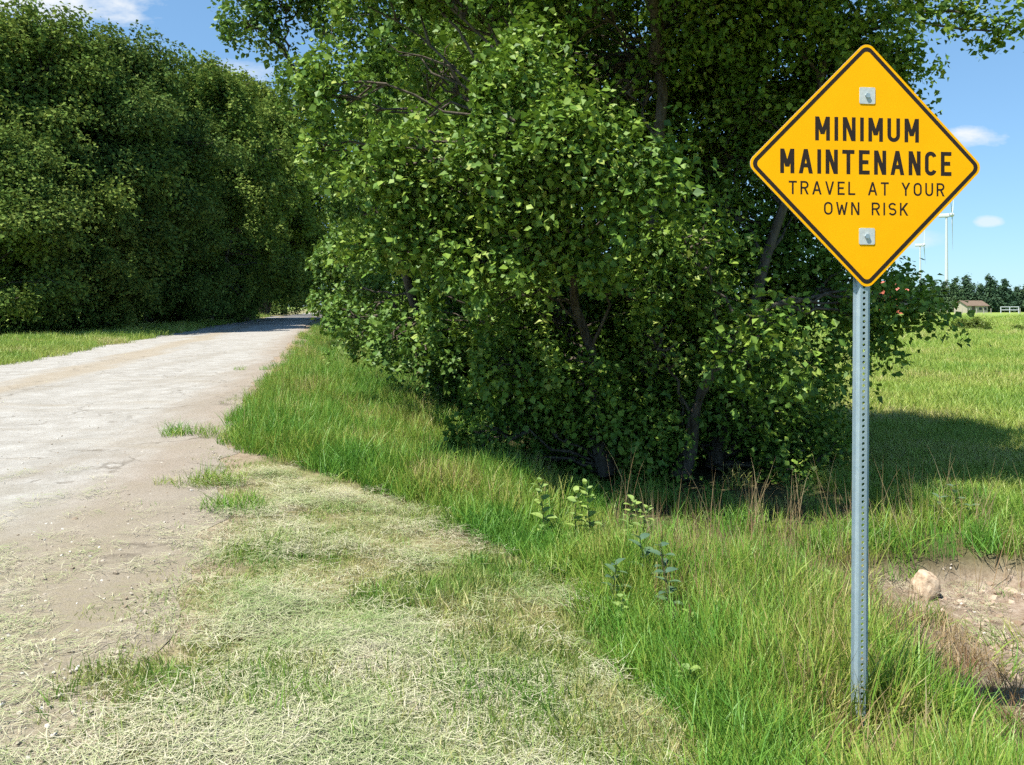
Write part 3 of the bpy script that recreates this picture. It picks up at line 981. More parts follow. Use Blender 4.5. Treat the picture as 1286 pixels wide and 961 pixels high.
# mown verge stubble
x, y = sample_view(26000, 1.7, 16, 1.2)
s = lateral(x, y)
ea_, eb_ = road_edges(y)
mk = (s < mow_line(y) + 0.25) & (s > ea_ + 0.22 * rng.normal(size=len(x)) + 0.8 * (vnoise(x, y, 1.9, 53) - 0.45))
mk |= (in_pit(x, y) > 0.2) & (rng.random(len(x)) < 0.05)
mk &= rng.random(len(x)) < 0.28 + 0.95 * sstep(vnoise(x, y, 1.5, 51), 0.40, 0.60)
x, y = x[mk], y[mk]
gh = 0.6 + 1.1 * sstep(vnoise(x, y, 1.5, 51), 0.52, 0.72)
protos = [(blade_mesh('mown_grass', 40, 0.085, 0.005, 0.12, rg1, 0.9, 3), M_MOWN) for i in range(6)]
scatter('mown_grass', 'short mown grass stubble on the road verge', 'grass', protos, *place(x, y, 0, 6, 0.8, 1.3, 0.2, gh))

# cut hay lying on the verge, thinning out over the near road
x, y = sample_view(34000, 1.6, 14, 1.2)
s = lateral(x, y)
ea_, eb_ = road_edges(y)
swath = sstep(vnoise(x * 0.75 + y * 0.3, y * 1.35, 1.25, 61), 0.40, 0.57)
ed = sstep(s + 0.75 * (vnoise(x, y, 2.3, 63) - 0.5), ea_ - 0.15, ea_ + 0.6)
pr = np.where(s > ea_ - 0.4, 0.04 * ed + ed * 0.50 * swath * (1 - 0.7 * sstep(s, mow_line(y) - 0.7, mow_line(y) - 0.1)), 0)
pr = np.where(s > mow_line(y) + 0.1, 0.0, pr)
onroad = (s <= ea_ + 0.1) & (s > -5.5)
pr = np.where(onroad & (pr < 0.05), 0.12 * (1 - sstep(y, 4.0, 8.5)) * (0.25 + 0.75 * sstep(vnoise(x, y, 0.9, 62), 0.35, 0.65)) * sstep(s, -5.5, -2.0), pr)
pr = np.where(in_pit(x, y) > 0.1, 0.03, pr)
mk = rng.random(len(x)) < pr
x, y, s = x[mk], y[mk], s[mk]
P, rot, scl, pk = place(x, y, 0, 6, 0.7, 1.15, 0.06)
P[:, 2] += np.where(s < -1.0, 0.012, 0.012 + 0.03 * rng.random(len(x)))
protos = [(blade_mesh('hay', 60, 0.12, 0.0028, 0.17, rg1, 0.8, 3, flat=True), M_HAY) for i in range(6)]
scatter('hay_clippings', 'pale cut grass lying in swaths on the verge and near road', 'hay', protos, P, rot, scl, pk)

# meadow on the field side, and the strip across the road
x, y = sample_view(28000, 5.5, 130, 1.25, 0.85)
s = lateral(x, y)
mk = (s > 5.6 + 0.8 * (vnoise(x, y, .6, 41) - .5)) & (in_pit(x, y) < 0.05)
mk |= (s < -8.6 + 0.5 * (vnoise(x, y, .5, 43) - .5)) & (s > -24)
x, y, s = x[mk], y[mk], s[mk]
sc_ = 0.8 + np.clip(y / 28, 0, 3.2)
hs = (0.5 + 0.7 * vnoise(x, y, 0.35, 44)) * np.where(s < 0, 1.1, 1.0)
P, rot, scl, pk = place(x, y, 0, 5, 0.8, 1.2, 0.12, hs)
scl *= sc_[:, None] * np.array([1.0, 1.0, 0.72])
protos = [(blade_mesh('meadow', 64, 0.24, 0.009, 0.24, rg1, 0.7, 3), M_FIELD) for i in range(5)]
scatter('meadow_grass', 'sunlit yellow green meadow grass of the open field and far roadside', 'grass', protos, P, rot, scl, pk)

# dry seed stalks standing up before the dark tree foot
n = 130
x = rng.random(n) * 3.2 + 0.8
y = 5.9 + rng.random(n) * 1.1
xx = rng.random(420) * 1.25 + 0.95
yy = 4.3 + rng.random(420) * 1.7
xx[300:] = rng.random(120) * 1.5 + 0.5
yy[300:] = 2.8 + rng.random(120) * 2.0
x3 = rng.random(260) * 1.2 + 1.7
y3 = 3.2 + rng.random(260) * 2.4
x, y = np.concatenate([x, xx, x3]), np.concatenate([y, yy, y3])
hs = (0.6 + 0.7 * rng.random(len(x))) * np.where(lateral(x, y) > mow_line(y) + 0.45, 1.0, 0.12)
pk = np.concatenate([rng.integers(0, 4, n), rng.integers(2, 7, 420), rng.integers(4, 7, 260)])

hs[n + 420:] *= 0.4
protos = [(blade_mesh('stalk', 4, 0.60, 0.0045, 0.06, rg1, 0.35, 5), M_STRAW) for i in range(4)]
protos += [(blade_mesh('stalk', 16, 0.36, 0.0065, 0.13, rg1, 0.6, 4), M_STRAW) for i in range(3)]
P, rot, scl, _ = place(x, y, 0, 4, 0.8, 1.2, 0.15, hs)
scatter('dry_stalks', 'thin dry seed stalks standing in the ditch grass', 'stalks', protos, P, rot, scl, pk)


# loose stones on road and dry pit
def pebble(seed):
    bm = bmesh.new()
    bmesh.ops.create_icosphere(bm, subdivisions=1, radius=1)
    r_ = random.Random(seed)
    for v in bm.verts:
        v.co *= 0.75 + 0.45 * r_.random()
        v.co.z *= 0.6
    me = bpy.data.meshes.new('pebble')
    bm.to_mesh(me)
    bm.free()
    return me


M_PEB, _t, _b = material('loose stones', 0.9, 0.2)
_oi = nd(_t, 'ShaderNodeObjectInfo')
_t.links.new(ramp(_t, _oi.outputs['Random'], [(0.0, (0.22, 0.17, 0.12)), (0.6, (0.40, 0.35, 0.28)), (1.0, (0.55, 0.52, 0.46))]), _b.inputs['Base Color'])
x, y = sample_view(9000, 2.2, 30, 1.3)
s = lateral(x, y)
mk = ((s < -0.9) & (s > -8.8) & (rng.random(len(x)) < 0.25 + 0.5 * np.exp(-((s + 1.4) / 0.8) ** 2))) | (in_pit(x, y) > 0.25)
x, y, s = x[mk], y[mk], s[mk]
P, rot, scl, pk = place(x, y, 0, 4, 0.004, 0.014, 0.5)
scl *= np.where(rng.random(len(x)) < 0.04, 2.2, 1.0)[:, None]
P[:, 2] += np.where(s < 0, 0.02, 0.0)
scatter('gravel', 'loose pebbles on the road surface and the dry ditch bed', 'gravel', [(pebble(i), M_PEB) for i in range(4)], P, rot, scl, pk)

# clods of dry earth in the pit
x = 2.9 + rng.random(420) * 3.0
y = 4.2 + rng.random(420) * 1.9
mk = in_pit(x, y) > 0.3
M_CLOD, _t, _b = material('dry earth clods', 0.95, 0.1)
_oi = nd(_t, 'ShaderNodeObjectInfo')
_t.links.new(ramp(_t, _oi.outputs['Random'], [(0.0, (0.20, 0.14, 0.095)), (1.0, (0.42, 0.33, 0.25))]), _b.inputs['Base Color'])
scatter('earth_clods', 'crumbled brown clods of dry earth in the ditch bed', 'soil', [(pebble(20 + i), M_CLOD) for i in range(4)], *place(x[mk], y[mk], 0, 4, 0.012, 0.045, 0.5))


# ------------------------------------------------------------------ rock at the edge of the pit
bm = bmesh.new()
bmesh.ops.create_icosphere(bm, subdivisions=4, radius=1)
from mathutils import noise as mnoise
for v in bm.verts:
    d = v.co.normalized()
    f = 1 + 0.22 * mnoise.noise(d * 1.3 + Vector((3, 1, 7))) + 0.10 * mnoise.noise(d * 3.7) + 0.03 * mnoise.noise(d * 11)
    v.co = d * f
    for nrm, k in ((Vector((-.3, -.9, .25)), .74), (Vector((.8, -.3, .4)), .76), (Vector((0, -.2, 1)), .78), (Vector((-.9, 0, .3)), .8), (Vector((.3, -.8, -.5)), .72)):
        nrm = nrm.normalized()
        e = v.co.dot(nrm) - k
        if e > 0:
            v.co -= nrm * e * 0.55
    v.co = Vector((v.co.x * 0.105, v.co.y * 0.10, v.co.z * 0.125))
rme = bpy.data.meshes.new('rock')
bm.to_mesh(rme)
bm.free()
M_ROCK, _t, _b = material('buff limestone', 0.9, 0.2)
_g = nd(_t, 'ShaderNodeNewGeometry')
_n = noise(_t, _g.outputs['Position'], 22, 6, 0.65)
_t.links.new(ramp(_t, _n, [(0.3, (0.22, 0.15, 0.10)), (0.5, (0.42, 0.32, 0.22)), (0.7, (0.52, 0.43, 0.32))]), _b.inputs['Base Color'])
bump(_t, _b, _n, 0.6, 0.01)
rock = mesh_obj('rock', rme, M_ROCK)
_x, _y, _z = pix(1163, 735, 5.85)
rock.location = (_x, _y, float(height(_x, _y)) + 0.065)
rock.rotation_euler = (0.1, 0.15, 0.4)
tag(rock, 'buff angular rock lying under the grassy lip of the dry ditch', 'rock')


# ------------------------------------------------------------------ weeds with broad leaves
def weed_leaf(L, W):
    t = np.linspace(0, 1, 6)
    V, F = [], []
    for k, f in enumerate(t):
        wk = W * 0.5 * math.sin(math.pi * min(1, f * 0.92 + 0.06)) ** 0.8
        z = -0.25 * L * f * f + 0.08 * L * f
        V += [(L * f, -wk, z + wk * 0.35), (L * f, 0, z), (L * f, wk, z + wk * 0.35)]
    for k in range(5):
        q = 3 * k
        F += [(q, q + 3, q + 4, q + 1), (q + 1, q + 4, q + 5, q + 2)]
    return np_mesh('leaf', np.array(V), np.array(F), True)


M_WEED = leaf_material('broad weed leaf', [(0.0, (0.24, 0.36, 0.08)), (1.0, (0.36, 0.46, 0.15))], gloss=0.05)
M_MILK = leaf_material('grey green milkweed leaf', [(0.0, (0.09, 0.17, 0.085)), (1.0, (0.16, 0.25, 0.15))], gloss=0.05, trans=(0.10, 0.16, 0.06))
M_STEM, _t, _b = material('weed stem', 0.7, 0.2)
_g = nd(_t, 'ShaderNodeNewGeometry')
_t.links.new(ramp(_t, noise(_t, _g.outputs['Position'], 30), [(0.3, (0.10, 0.13, 0.04)), (0.7, (0.18, 0.17, 0.07))]), _b.inputs['Base Color'])
LEAF_A, LEAF_B = weed_leaf(0.085, 0.05), weed_leaf(0.12, 0.062)
LEAF_A.materials.append(M_WEED)
LEAF_B.materials.append(M_MILK)


def weed(x, y, H, nleaf, lm, label, group, seed, size=1.0):
    rg = random.Random(seed)
    z = float(height(x, y))
    root = empty('weed_plant', (x, y, z))
    lx, ly = rg.uniform(-.12, .12) * H, rg.uniform(-.12, .12) * H
    pts = [(lx * f * f, ly * f * f, H * f - 0.03) for f in (0, .25, .5, .75, 1)]
    tv, tf = tubes([(np.array(pts), np.linspace(0.006, 0.002, 5))], 5)
    mesh_obj('stem', np_mesh('stem', tv, tf, True), M_STEM, root)
    for k in range(nleaf):
        f = 0.22 + 0.78 * (k // 2 + 0.5) / ((nleaf + 1) // 2)
        f = min(f, 1)
        o = bpy.data.objects.new('leaf', lm)
        link(o, root)
        o.location = (lx * f * f, ly * f * f, H * f - 0.03)
        az = (k % 2) * math.pi + (k // 2) * 1.4 + rg.uniform(-.3, .3)
        o.rotation_euler = (rg.uniform(-.25, .25), -rg.uniform(0.2, 0.8) * (0.4 + 0.6 * f), az)
        q = size * rg.uniform(0.8, 1.25) * (1.1 - 0.45 * f)
        o.scale = (q, q, q)
    tag(root, label, 'weed', group)


G1, G2, G3 = 'pale weeds at the dark tree foot', 'grey green milkweeds in the ditch grass', 'weeds in the tree shadow on the field'
L1 = 'pale green leafy weed standing up against the dark shade below the big cottonwood'
L2 = 'grey green broad leaved milkweed among the tall ditch grass'
L3 = 'small broad leaved weed in the tree shadow behind the rock'
for k, (u, v, Y, H) in enumerate(((684, 676, 6.3, 0.56), (722, 680, 6.2, 0.52), (742, 685, 6.25, 0.58), (786, 690, 6.1, 0.52), (806, 700, 6.2, 0.44))):
    weed((u - 643) / 1000 * Y, Y, H, 18, LEAF_A, L1, G1, 100 + k, 1.3)
for k, (u, Y, H) in enumerate(((812, 5.2, 0.48), (838, 5.0, 0.50), (770, 4.9, 0.36), (845, 4.6, 0.44))):
    weed((u - 643) / 1000 * Y, Y, H, 12, LEAF_B, L2, G2, 200 + k, 1.0)
L4 = 'low spreading leafy weed in the ditch grass near the sign post'
for k, (x_, y_, H) in enumerate(((0.98, 4.35, 0.3), (1.25, 4.1, 0.3), (0.8, 3.7, 0.26), (1.5, 4.5, 0.3), (1.12, 5.2, 0.34), (2.0, 4.1, 0.25), (1.85, 3.2, 0.25), (2.1, 5.3, 0.3), (0.62, 4.6, 0.26), (1.7, 5.7, 0.34))):
    weed(x_, y_, H, 14, LEAF_A, L4, 'leafy weeds scattered through the ditch', 400 + k, 1.0)
for k, (u, Y, H) in enumerate(((1178, 6.9, 0.30), (1200, 7.0, 0.36), (1215, 6.8, 0.25))):
    weed((u - 643) / 1000 * Y, Y, H, 10, LEAF_B, L3, G3, 300 + k, 0.8)


# ------------------------------------------------------------------ the sign
SY = 3.48
SX, SZ = (1088.2 - 643) / 1000 * SY, 1.6 + (385 - 208.2) / 1000 * SY
gz = float(height(SX, SY))
sign = empty('warning_sign', (SX, SY, gz), -R(0))
YAW = R(5.8)
sign.rotation_euler = (0, 0, YAW)
tag(sign, 'yellow diamond minimum maintenance road sign on perforated steel post', 'road sign')


def rounded_diamond(side, rad, n=8):
    h = side / 2 - rad
    pts = []
    for q, (cx, cy) in enumerate(((h, h), (-h, h), (-h, -h), (h, -h))):
        for k in range(n + 1):
            a = math.pi / 2 * q + math.pi / 2 * k / n
            pts.append((cx + rad * math.cos(a), cy + rad * math.sin(a)))
    c = math.sqrt(0.5)
    return [((x - y) * c, (x + y) * c) for x, y in pts]


def prism(pts, y0, y1):
    """closed outline in x,z pulled from depth y0 (front) to y1 (back)"""
    n = len(pts)
    V = [(x, y0, z) for x, z in pts] + [(x, y1, z) for x, z in pts]
    F = [np.array([list(range(n))]), np.array([list(range(2 * n - 1, n - 1, -1))]),
         np.array([[i, i + n, (i + 1) % n + n, (i + 1) % n] for i in range(n)])]
    return np.array(V), F


def ring_prism(po, pi_, y0, y1):
    n = len(po)
    V = [(x, y0, z) for x, z in po] + [(x, y0, z) for x, z in pi_] + [(x, y1, z) for x, z in po] + [(x, y1, z) for x, z in pi_]
    F = []
    for i in range(n):
        j = (i + 1) % n
        F += [(i, j, n + j, n + i), (2 * n + i, 2 * n + j, j, i), (n + i, n + j, 3 * n + j, 3 * n + i)]
    return np.array(V), np.array(F)


M_YEL, _t, _b = material('yellow reflective sheeting', 0.75, 0.08)
_g = nd(_t, 'ShaderNodeTexCoord')
_n = noise(_t, _g.outputs['Object'], 5, 5, 0.6)
_n2 = noise(_t, _g.outputs['Object'], 160, 2, 0.5)
_t.links.new(mixc(_t, mth(_t, 'MULTIPLY', _n2, 0.12), ramp(_t, _n, [(0.3, (0.97, 0.44, 0.002)), (0.7, (1.0, 0.475, 0.003))]), (0.94, 0.43, 0.002)), _b.inputs['Base Color'])
bump(_t, _b, _n2, 0.06, 0.001)
M_BLK, _t, _b = material('black sign ink', 0.5, 0.3)
_g = nd(_t, 'ShaderNodeTexCoord')
_t.links.new(ramp(_t, noise(_t, _g.outputs['Object'], 9), [(0.3, (0.018, 0.010, 0.006)), (0.7, (0.030, 0.016, 0.008))]), _b.inputs['Base Color'])
M_GALV, _t, _b = material('galvanised steel', 0.5, 0.5)
_g = nd(_t, 'ShaderNodeTexCoord')
_n = noise(_t, _g.outputs['Object'], 30, 5, 0.65)
_mp = nd(_t, 'ShaderNodeMapping')
_mp.inputs['Scale'].default_value = (60, 60, 1.5)
_t.links.new(_g.outputs['Object'], _mp.inputs[0])
_n2 = noise(_t, _mp.outputs[0], 1.0, 4, 0.6)
_t.links.new(mixc(_t, 0.5, ramp(_t, _n, [(0.3, (0.27, 0.36, 0.40)), (0.7, (0.42, 0.51, 0.54))]), ramp(_t, _n2, [(0.3, (0.25, 0.34, 0.38)), (0.7, (0.46, 0.54, 0.57))])), _b.inputs['Base Color'])
_b.inputs['Metallic'].default_value = 0.35
_b.inputs['Roughness'].default_value = 0.55
M_ALU, _t, _b = material('aluminium back', 0.45, 0.5)
_g = nd(_t, 'ShaderNodeTexCoord')
_t.links.new(ramp(_t, noise(_t, _g.outputs['Object'], 12), [(0.3, (0.45, 0.46, 0.47)), (0.7, (0.56, 0.57, 0.58))]), _b.inputs['Base Color'])
_b.inputs['Metallic'].default_value = 0.7

M_ZINC, _t, _b = material('bright zinc washer', 0.6, 0.4)
_g = nd(_t, 'ShaderNodeTexCoord')
_t.links.new(ramp(_t, noise(_t, _g.outputs['Object'], 60), [(0.3, (0.46, 0.50, 0.48)), (0.7, (0.58, 0.61, 0.58))]), _b.inputs['Base Color'])
SIDE = 0.772
panel_z = SZ - gz
v_, f_ = prism(rounded_diamond(SIDE, 0.042), -0.002, 0.0012)
plate = mesh_obj('panel', np_mesh('panel', v_, f_), M_ALU, sign)
plate.location = (0, 0, panel_z)
v_, f_ = prism(rounded_diamond(SIDE - 0.001, 0.0415), -0.0028, -0.0019)
mesh_obj('reflective_face', np_mesh('reflective_face', v_, f_), M_YEL, plate)
v_, f_ = ring_prism(rounded_diamond(SIDE - 0.022, 0.034), rounded_diamond(SIDE - 0.056, 0.022), -0.0032, -0.0027)
mesh_obj('border', np_mesh('border', v_, f_), M_BLK, plate)


# lettering: strokes of road-sign capitals, each on a unit-high cell
def arc(cx, cy, rx, ry, a0, a1, n=10):
    return [(cx + rx * math.cos(R(a0 + (a1 - a0) * k / n)), cy + ry * math.sin(R(a0 + (a1 - a0) * k / n))) for k in range(n + 1)]


def glyph(ch, w):
    """centre-line strokes inside 0..w by 0..1"""
    if ch == 'M': return [[(0, 0), (0, 1), (w / 2, 0.22), (w, 1), (w, 0)]]
    if ch == 'N': return [[(0, 0), (0, 1), (w, 0), (w, 1)]]
    if ch == 'I': return [[(0, 0), (0, 1)]]
    if ch == 'U': return [[(0, 1), (0, w * .5)] + arc(w / 2, w * .5, w / 2, w * .5, 180, 360)[1:] + [(w, 1)]]
    if ch == 'A': return [[(0, 0), (w / 2, 1), (w, 0)], [(w * .17, .30), (w * .83, .30)]]
    if ch == 'T': return [[(0, 1), (w, 1)], [(w / 2, 1), (w / 2, 0)]]
    if ch == 'E': return [[(w, 1), (0, 1), (0, 0), (w, 0)], [(0, .51), (w * .82, .51)]]
    if ch == 'L': return [[(0, 1), (0, 0), (w, 0)]]
    if ch == 'C': return [arc(w / 2, 1 - w * .5, w / 2, w * .5, 12, 180) + arc(w / 2, w * .5, w / 2, w * .5, 180, 348)]
    if ch == 'O': return [arc(w / 2, 1 - w * .5, w / 2, w * .5, 0, 180) + arc(w / 2, w * .5, w / 2, w * .5, 180, 360) + [(w, 1 - w * .5)]]
    if ch == 'R': return [[(0, 0), (0, 1), (w * .55, 1)] + arc(w * .55, .745, w * .45, .255, 90, -90)[1:] + [(0, .49)], [(w * .52, .49), (w, 0)]]
    if ch == 'V': return [[(0, 1), (w / 2, 0), (w, 1)]]
    if ch == 'W': return [[(0, 1), (w * .25, 0), (w / 2, .85), (w * .75, 0), (w, 1)]]
    if ch == 'Y': return [[(0, 1), (w / 2, .45), (w, 1)], [(w / 2, .45), (w / 2, 0)]]
    if ch == 'K': return [[(0, 0), (0, 1)], [(w, 1), (0, .36)], [(w * .33, .58), (w, 0)]]
    if ch == 'S': return [arc(w / 2, .745, w / 2, .255, 25, 255, 12) + arc(w / 2, .255, w / 2, .255, 75, -155, 12)]
    return []


WID = dict(M=.60, N=.50, I=0.0, U=.50, A=.60, T=.50, E=.42, L=.42, C=.48, O=.52, R=.50, V=.56, W=.74, Y=.56, K=.52, S=.48)


def stroke_mesh(pts, hw):
    """constant-width ribbon with mitred joints; closed when the ends meet"""
    pts = [Vector(p) for p in pts]
    closed = (pts[0] - pts[-1]).length < 1e-6
    if closed:
        pts = pts[:-1]
    n = len(pts)
    Lf, Rt = [], []
    for i in range(n):
        a = pts[(i - 1) % n] if (closed or i > 0) else None
        b = pts[(i + 1) % n] if (closed or i < n - 1) else None
        d1 = (pts[i] - a).normalized() if a is not None else None
        d2 = (b - pts[i]).normalized() if b is not None else None
        d1 = d1 or d2
        d2 = d2 or d1
        n1, n2 = Vector((-d1.y, d1.x)), Vector((-d2.y, d2.x))
        m = (n1 + n2)
        m = m.normalized() if m.length > 1e-6 else n1
        k = min(1 / max(m.dot(n1), 0.2), 2.4)
        Lf.append(pts[i] + m * hw * k)
        Rt.append(pts[i] - m * hw * k)
    return Lf, Rt, closed


def letter_mesh(ch, w, h, hw):
    """one capital: angular strokes are bars cut level at cap and base line, curves are ribbons"""
    V, F, lay = [], [], 0
    ww, hh = w, h - 2 * hw
    for st in glyph(ch, ww / hh):
        pts = [(hw + px_ * hh, hw + py_ * hh) for px_, py_ in st]
        y_ = -0.0030 - 0.00005 * lay
        if ch in 'CSOUR' and len(pts) > 3:
            Lf, Rt, closed = stroke_mesh(pts, hw)
            if ch in 'UR':
                Lf[0].y += (h - Lf[0].y) if ch == 'U' else -Lf[0].y
                Rt[0].y += (h - Rt[0].y) if ch == 'U' else -Rt[0].y
                if ch == 'U':
                    Lf[-1].y = Rt[-1].y = h
            b0, n = len(V), len(Lf)
            for a, b in zip(Lf, Rt):
                V += [(a.x, y_, a.y), (b.x, y_, b.y)]
            for i in range(n if closed else n - 1):
                q = (i + 1) % n
                F.append((b0 + 2 * i, b0 + 2 * i + 1, b0 + 2 * q + 1, b0 + 2 * q))
            lay += 1
            continue
        for (a, b) in zip(pts[:-1], pts[1:]):
            y_ = -0.0030 - 0.00005 * lay
            lay += 1
            d = Vector((b[0] - a[0], b[1] - a[1])).normalized()
            if abs(d.y) < 0.3:
                xa, xb = min(a[0], b[0]) - hw, max(a[0], b[0]) + hw
                if ch == 'A':
                    xa, xb = xa + hw, xb - hw
                q = [(xa, a[1] - hw), (xb, a[1] - hw), (xb, a[1] + hw), (xa, a[1] + hw)]
            else:
                if a[1] > b[1]:
                    a, b = b, a
                d = Vector((b[0] - a[0], b[1] - a[1])).normalized()
                hx = hw / abs(d.y)
                lo = 0.0 if a[1] < hw * 1.01 else a[1]
                hi = h if b[1] > h - hw * 1.01 else b[1]
                xa, xb = a[0], b[0]
                if ch in 'NMK' and abs(d.x) > 0.01:      # keep slanted bars inside the stems
                    if abs(xa - hw) < 1e-6: xa += hx - hw
                    if abs(xb - hw) < 1e-6: xb += hx - hw
                    if abs(xa - hw - w) < 1e-6: xa -= hx - hw
                    if abs(xb - hw - w) < 1e-6: xb -= hx - hw
                q = [(xa - hx, lo), (xa + hx, lo), (xb + hx, hi), (xb - hx, hi)]
            b0 = len(V)
            V += [(p[0], y_, p[1]) for p in q]
            F.append((b0, b0 + 1, b0 + 2, b0 + 3))
    return np_mesh('letter', np.array(V), np.array(F))


def lettering(text, x0, x1, z0, h, weight, space, wscale):
    """one line of capitals from x0 to x1; z0 is the foot of the letters; every letter is a piece of its own"""
    hw = h * weight / 2
    tot = sum(space * 2.6 if c == ' ' else WID[c] * wscale + weight + space for c in text) - space
    free = sum(WID[c] * wscale for c in text if c != ' ')
    # stretch only the letter bodies, not the stroke weight
    kx = ((x1 - x0) / h - (tot - free)) / free
    cur = x0
    for c in text:
        if c == ' ':
            cur += space * 2.6 * h
            continue
        w_ = WID[c] * wscale * kx * h
        o = mesh_obj('letter', letter_mesh(c, w_, h, hw), M_BLK, plate)
        o.location = (cur, 0, z0)
        cur += w_ + (weight + space) * h


PPM = 1000 / SY
def sx_(u): return (u - 1088.2) / PPM * 1.042
def sz_(v): return (208.2 - v) / PPM
lettering('MINIMUM', sx_(1023), sx_(1154.5), sz_(178), 0.104, 0.165, 0.20, 0.92)
lettering('MAINTENANCE', sx_(979.5), sx_(1196.5), sz_(219.5), 0.106, 0.165, 0.19, 0.92)
lettering('TRAVEL AT YOUR', sx_(990), sx_(1187.5), sz_(245.5), 0.058, 0.14, 0.28, 1.30)
lettering('OWN RISK', sx_(1034), sx_(1141), sz_(270.5), 0.056, 0.14, 0.28, 1.30)

# square washers and bolt heads
for (u, v) in ((1088.5, 120.5), (1088.0, 297)):
    c = (sx_(u), sz_(v))
    q = 0.036
    pts = []
    for k, (ax, az) in enumerate(((1, 1), (-1, 1), (-1, -1), (1, -1))):
        for j in range(4):
            a = math.pi / 2 * k + math.pi / 2 * j / 3
            pts.append((c[0] + ax * (q - 0.006) + 0.006 * math.cos(a), c[1] + az * (q - 0.006) + 0.006 * math.sin(a)))
    v_, f_ = prism(pts, -0.0050, -0.0026)
    ws = mesh_obj('washer', np_mesh('washer', v_, f_), M_ZINC, plate)
    hexp = [(c[0] + 0.0115 * math.cos(k * math.pi / 3), c[1] + 0.0115 * math.sin(k * math.pi / 3)) for k in range(6)]
    v_, f_ = prism(hexp, -0.0110, -0.0048)
    mesh_obj('bolt', np_mesh('bolt', v_, f_), M_GALV, ws)

# perforated hat-channel post: web with real holes towards the road, sides and flanges behind
WEB, DEP, FLG, STEP = 0.034, 0.020, 0.015, 0.0254
z_lo, z_hi = -0.35, panel_z + 0.50
ncell = int((z_hi - z_lo) / STEP)
V, F = [], []
idx = {}


def vid(x, y, z):
    k = (round(x, 5), round(y, 5), round(z, 5))
    if k not in idx:
        idx[k] = len(V)
        V.append((x, y, z))
    return idx[k]


yw = 0.0035
for c in range(ncell):
    za, zb = z_lo + c * STEP, z_lo + (c + 1) * STEP
    zc = (za + zb) / 2
    h2 = WEB / 2
    outer = [(h2, zc), (h2, zb), (0, zb), (-h2, zb), (-h2, zc), (-h2, za), (0, za), (h2, za)]
    o_i = [vid(x, yw, z) for x, z in outer]
    i_i = [vid(0.0072 * math.cos(k * math.pi / 4), yw, zc + 0.0072 * math.sin(k * math.pi / 4)) for k in range(8)]
    for k in range(8):
        F.append((o_i[k], o_i[(k + 1) % 8], i_i[(k + 1) % 8], i_i[k]))
    for sgn in (1, -1):
        prof = [(h2 * sgn, yw), ((h2 + 0.006) * sgn, yw + DEP), ((h2 + 0.006 + FLG) * sgn, yw + DEP + 0.001)]
        for (xa, ya), (xb, yb) in zip(prof[:-1], prof[1:]):
            for (q0, q1) in ((za, zc), (zc, zb)):
                a, b, c2, d = vid(xa, ya, q0), vid(xb, yb, q0), vid(xb, yb, q1), vid(xa, ya, q1)
                F.append((a, b, c2, d) if sgn > 0 else (d, c2, b, a))
post = mesh_obj('post', np_mesh('post', np.array(V), np.array(F)), M_GALV, sign)
md = post.modifiers.new('gauge', 'SOLIDIFY')
md.thickness = 0.003
md.offset = 0
post.rotation_euler = (0, R(0.35), 0)
post.location = (-0.022, 0, 0)


# ------------------------------------------------------------------ far field: pines, sheds, turbines
def pine(x, y, H, rad, seed, label, group):
    rg = np.random.default_rng(seed)
    lob_ = []
    for i in range(9):
        f = i / 8
        r = rad * (1.02 - f) * (0.75 + 0.4 * rg.random()) + 0.25
        lob_.append((x + rg.normal() * .25, y + rg.normal() * .25, H * (0.14 + 0.8 * f), r, r, max(0.5, H * 0.085)))
    return build_tree('pine_tree', label, [[(x, y, 0), (x, y, H * .5), (x, y, H * .97)]], lob_, seed, clump_r=0.8, clump_gap=0.95, per_clump=26, leaf=0.5,
                      mat=M_PINE, group=group, trunk_r=0.22, twig_every=1000, inner=0.4)


GP = 'pines of the far shelterbelt'
protos_p = []
for k, (u, top, Y, wpx) in enumerate(((1199, 352, 240, 11), (1216, 347, 245, 12), (1243, 348, 240, 12), (1262, 350, 240, 10), (1278, 362, 250, 10), (1186, 356, 250, 12),
                                      (1230, 358, 255, 10), (1253, 362, 262, 11), (1271, 366, 258, 10), (1290, 358, 250, 12), (1172, 356, 240, 12), (1157, 352, 245, 13), (1143, 350, 250, 13),
                                      (1207, 362, 258, 12), (1302, 352, 245, 13), (1128, 356, 250, 13))):
    H = (385 - top) / 1000 * Y + 1.9
    x = (u - 643) / 1000 * Y
    if k < 5:
        t = pine(x, Y, H, wpx / 1000 * Y, 500 + k, 'x', GP)
        protos_p.append((t, H, wpx / 1000 * Y))
    else:
        src, H0, r0 = protos_p[k % 5]
        t = copy_thing(src)
        t.scale = (wpx / 1000 * Y / r0, wpx / 1000 * Y / r0, H / H0)
        t.rotation_euler.z = k * 1.3
    t.location = (x, Y, float(height(x, Y)) - 0.1)
    tag(t, {1: 'tall dark pine right behind the small pale shed', 2: 'tall pine between the pale shed and the white pipe gate'}.get(k, 'dark pine in the shelterbelt at the far edge of the field'), 'tree', GP)


def quadbox(x0, x1, y0, y1, z0, z1):
    V = np.array([(x, y, z) for z in (z0, z1) for y in (y0, y1) for x in (x0, x1)])
    F = np.array([(0, 2, 3, 1), (4, 5, 7, 6), (0, 1, 5, 4), (2, 6, 7, 3), (0, 4, 6, 2), (1, 3, 7, 5)])
    return V, F


def plain(name, c0, c1, scale=3.0, rough=0.85):
    m, t, b = material(name, rough, 0.2)
    g = nd(t, 'ShaderNodeTexCoord')
    t.links.new(ramp(t, noise(t, g.outputs['Object'], scale), [(0.3, c0), (0.7, c1)]), b.inputs['Base Color'])
    return m


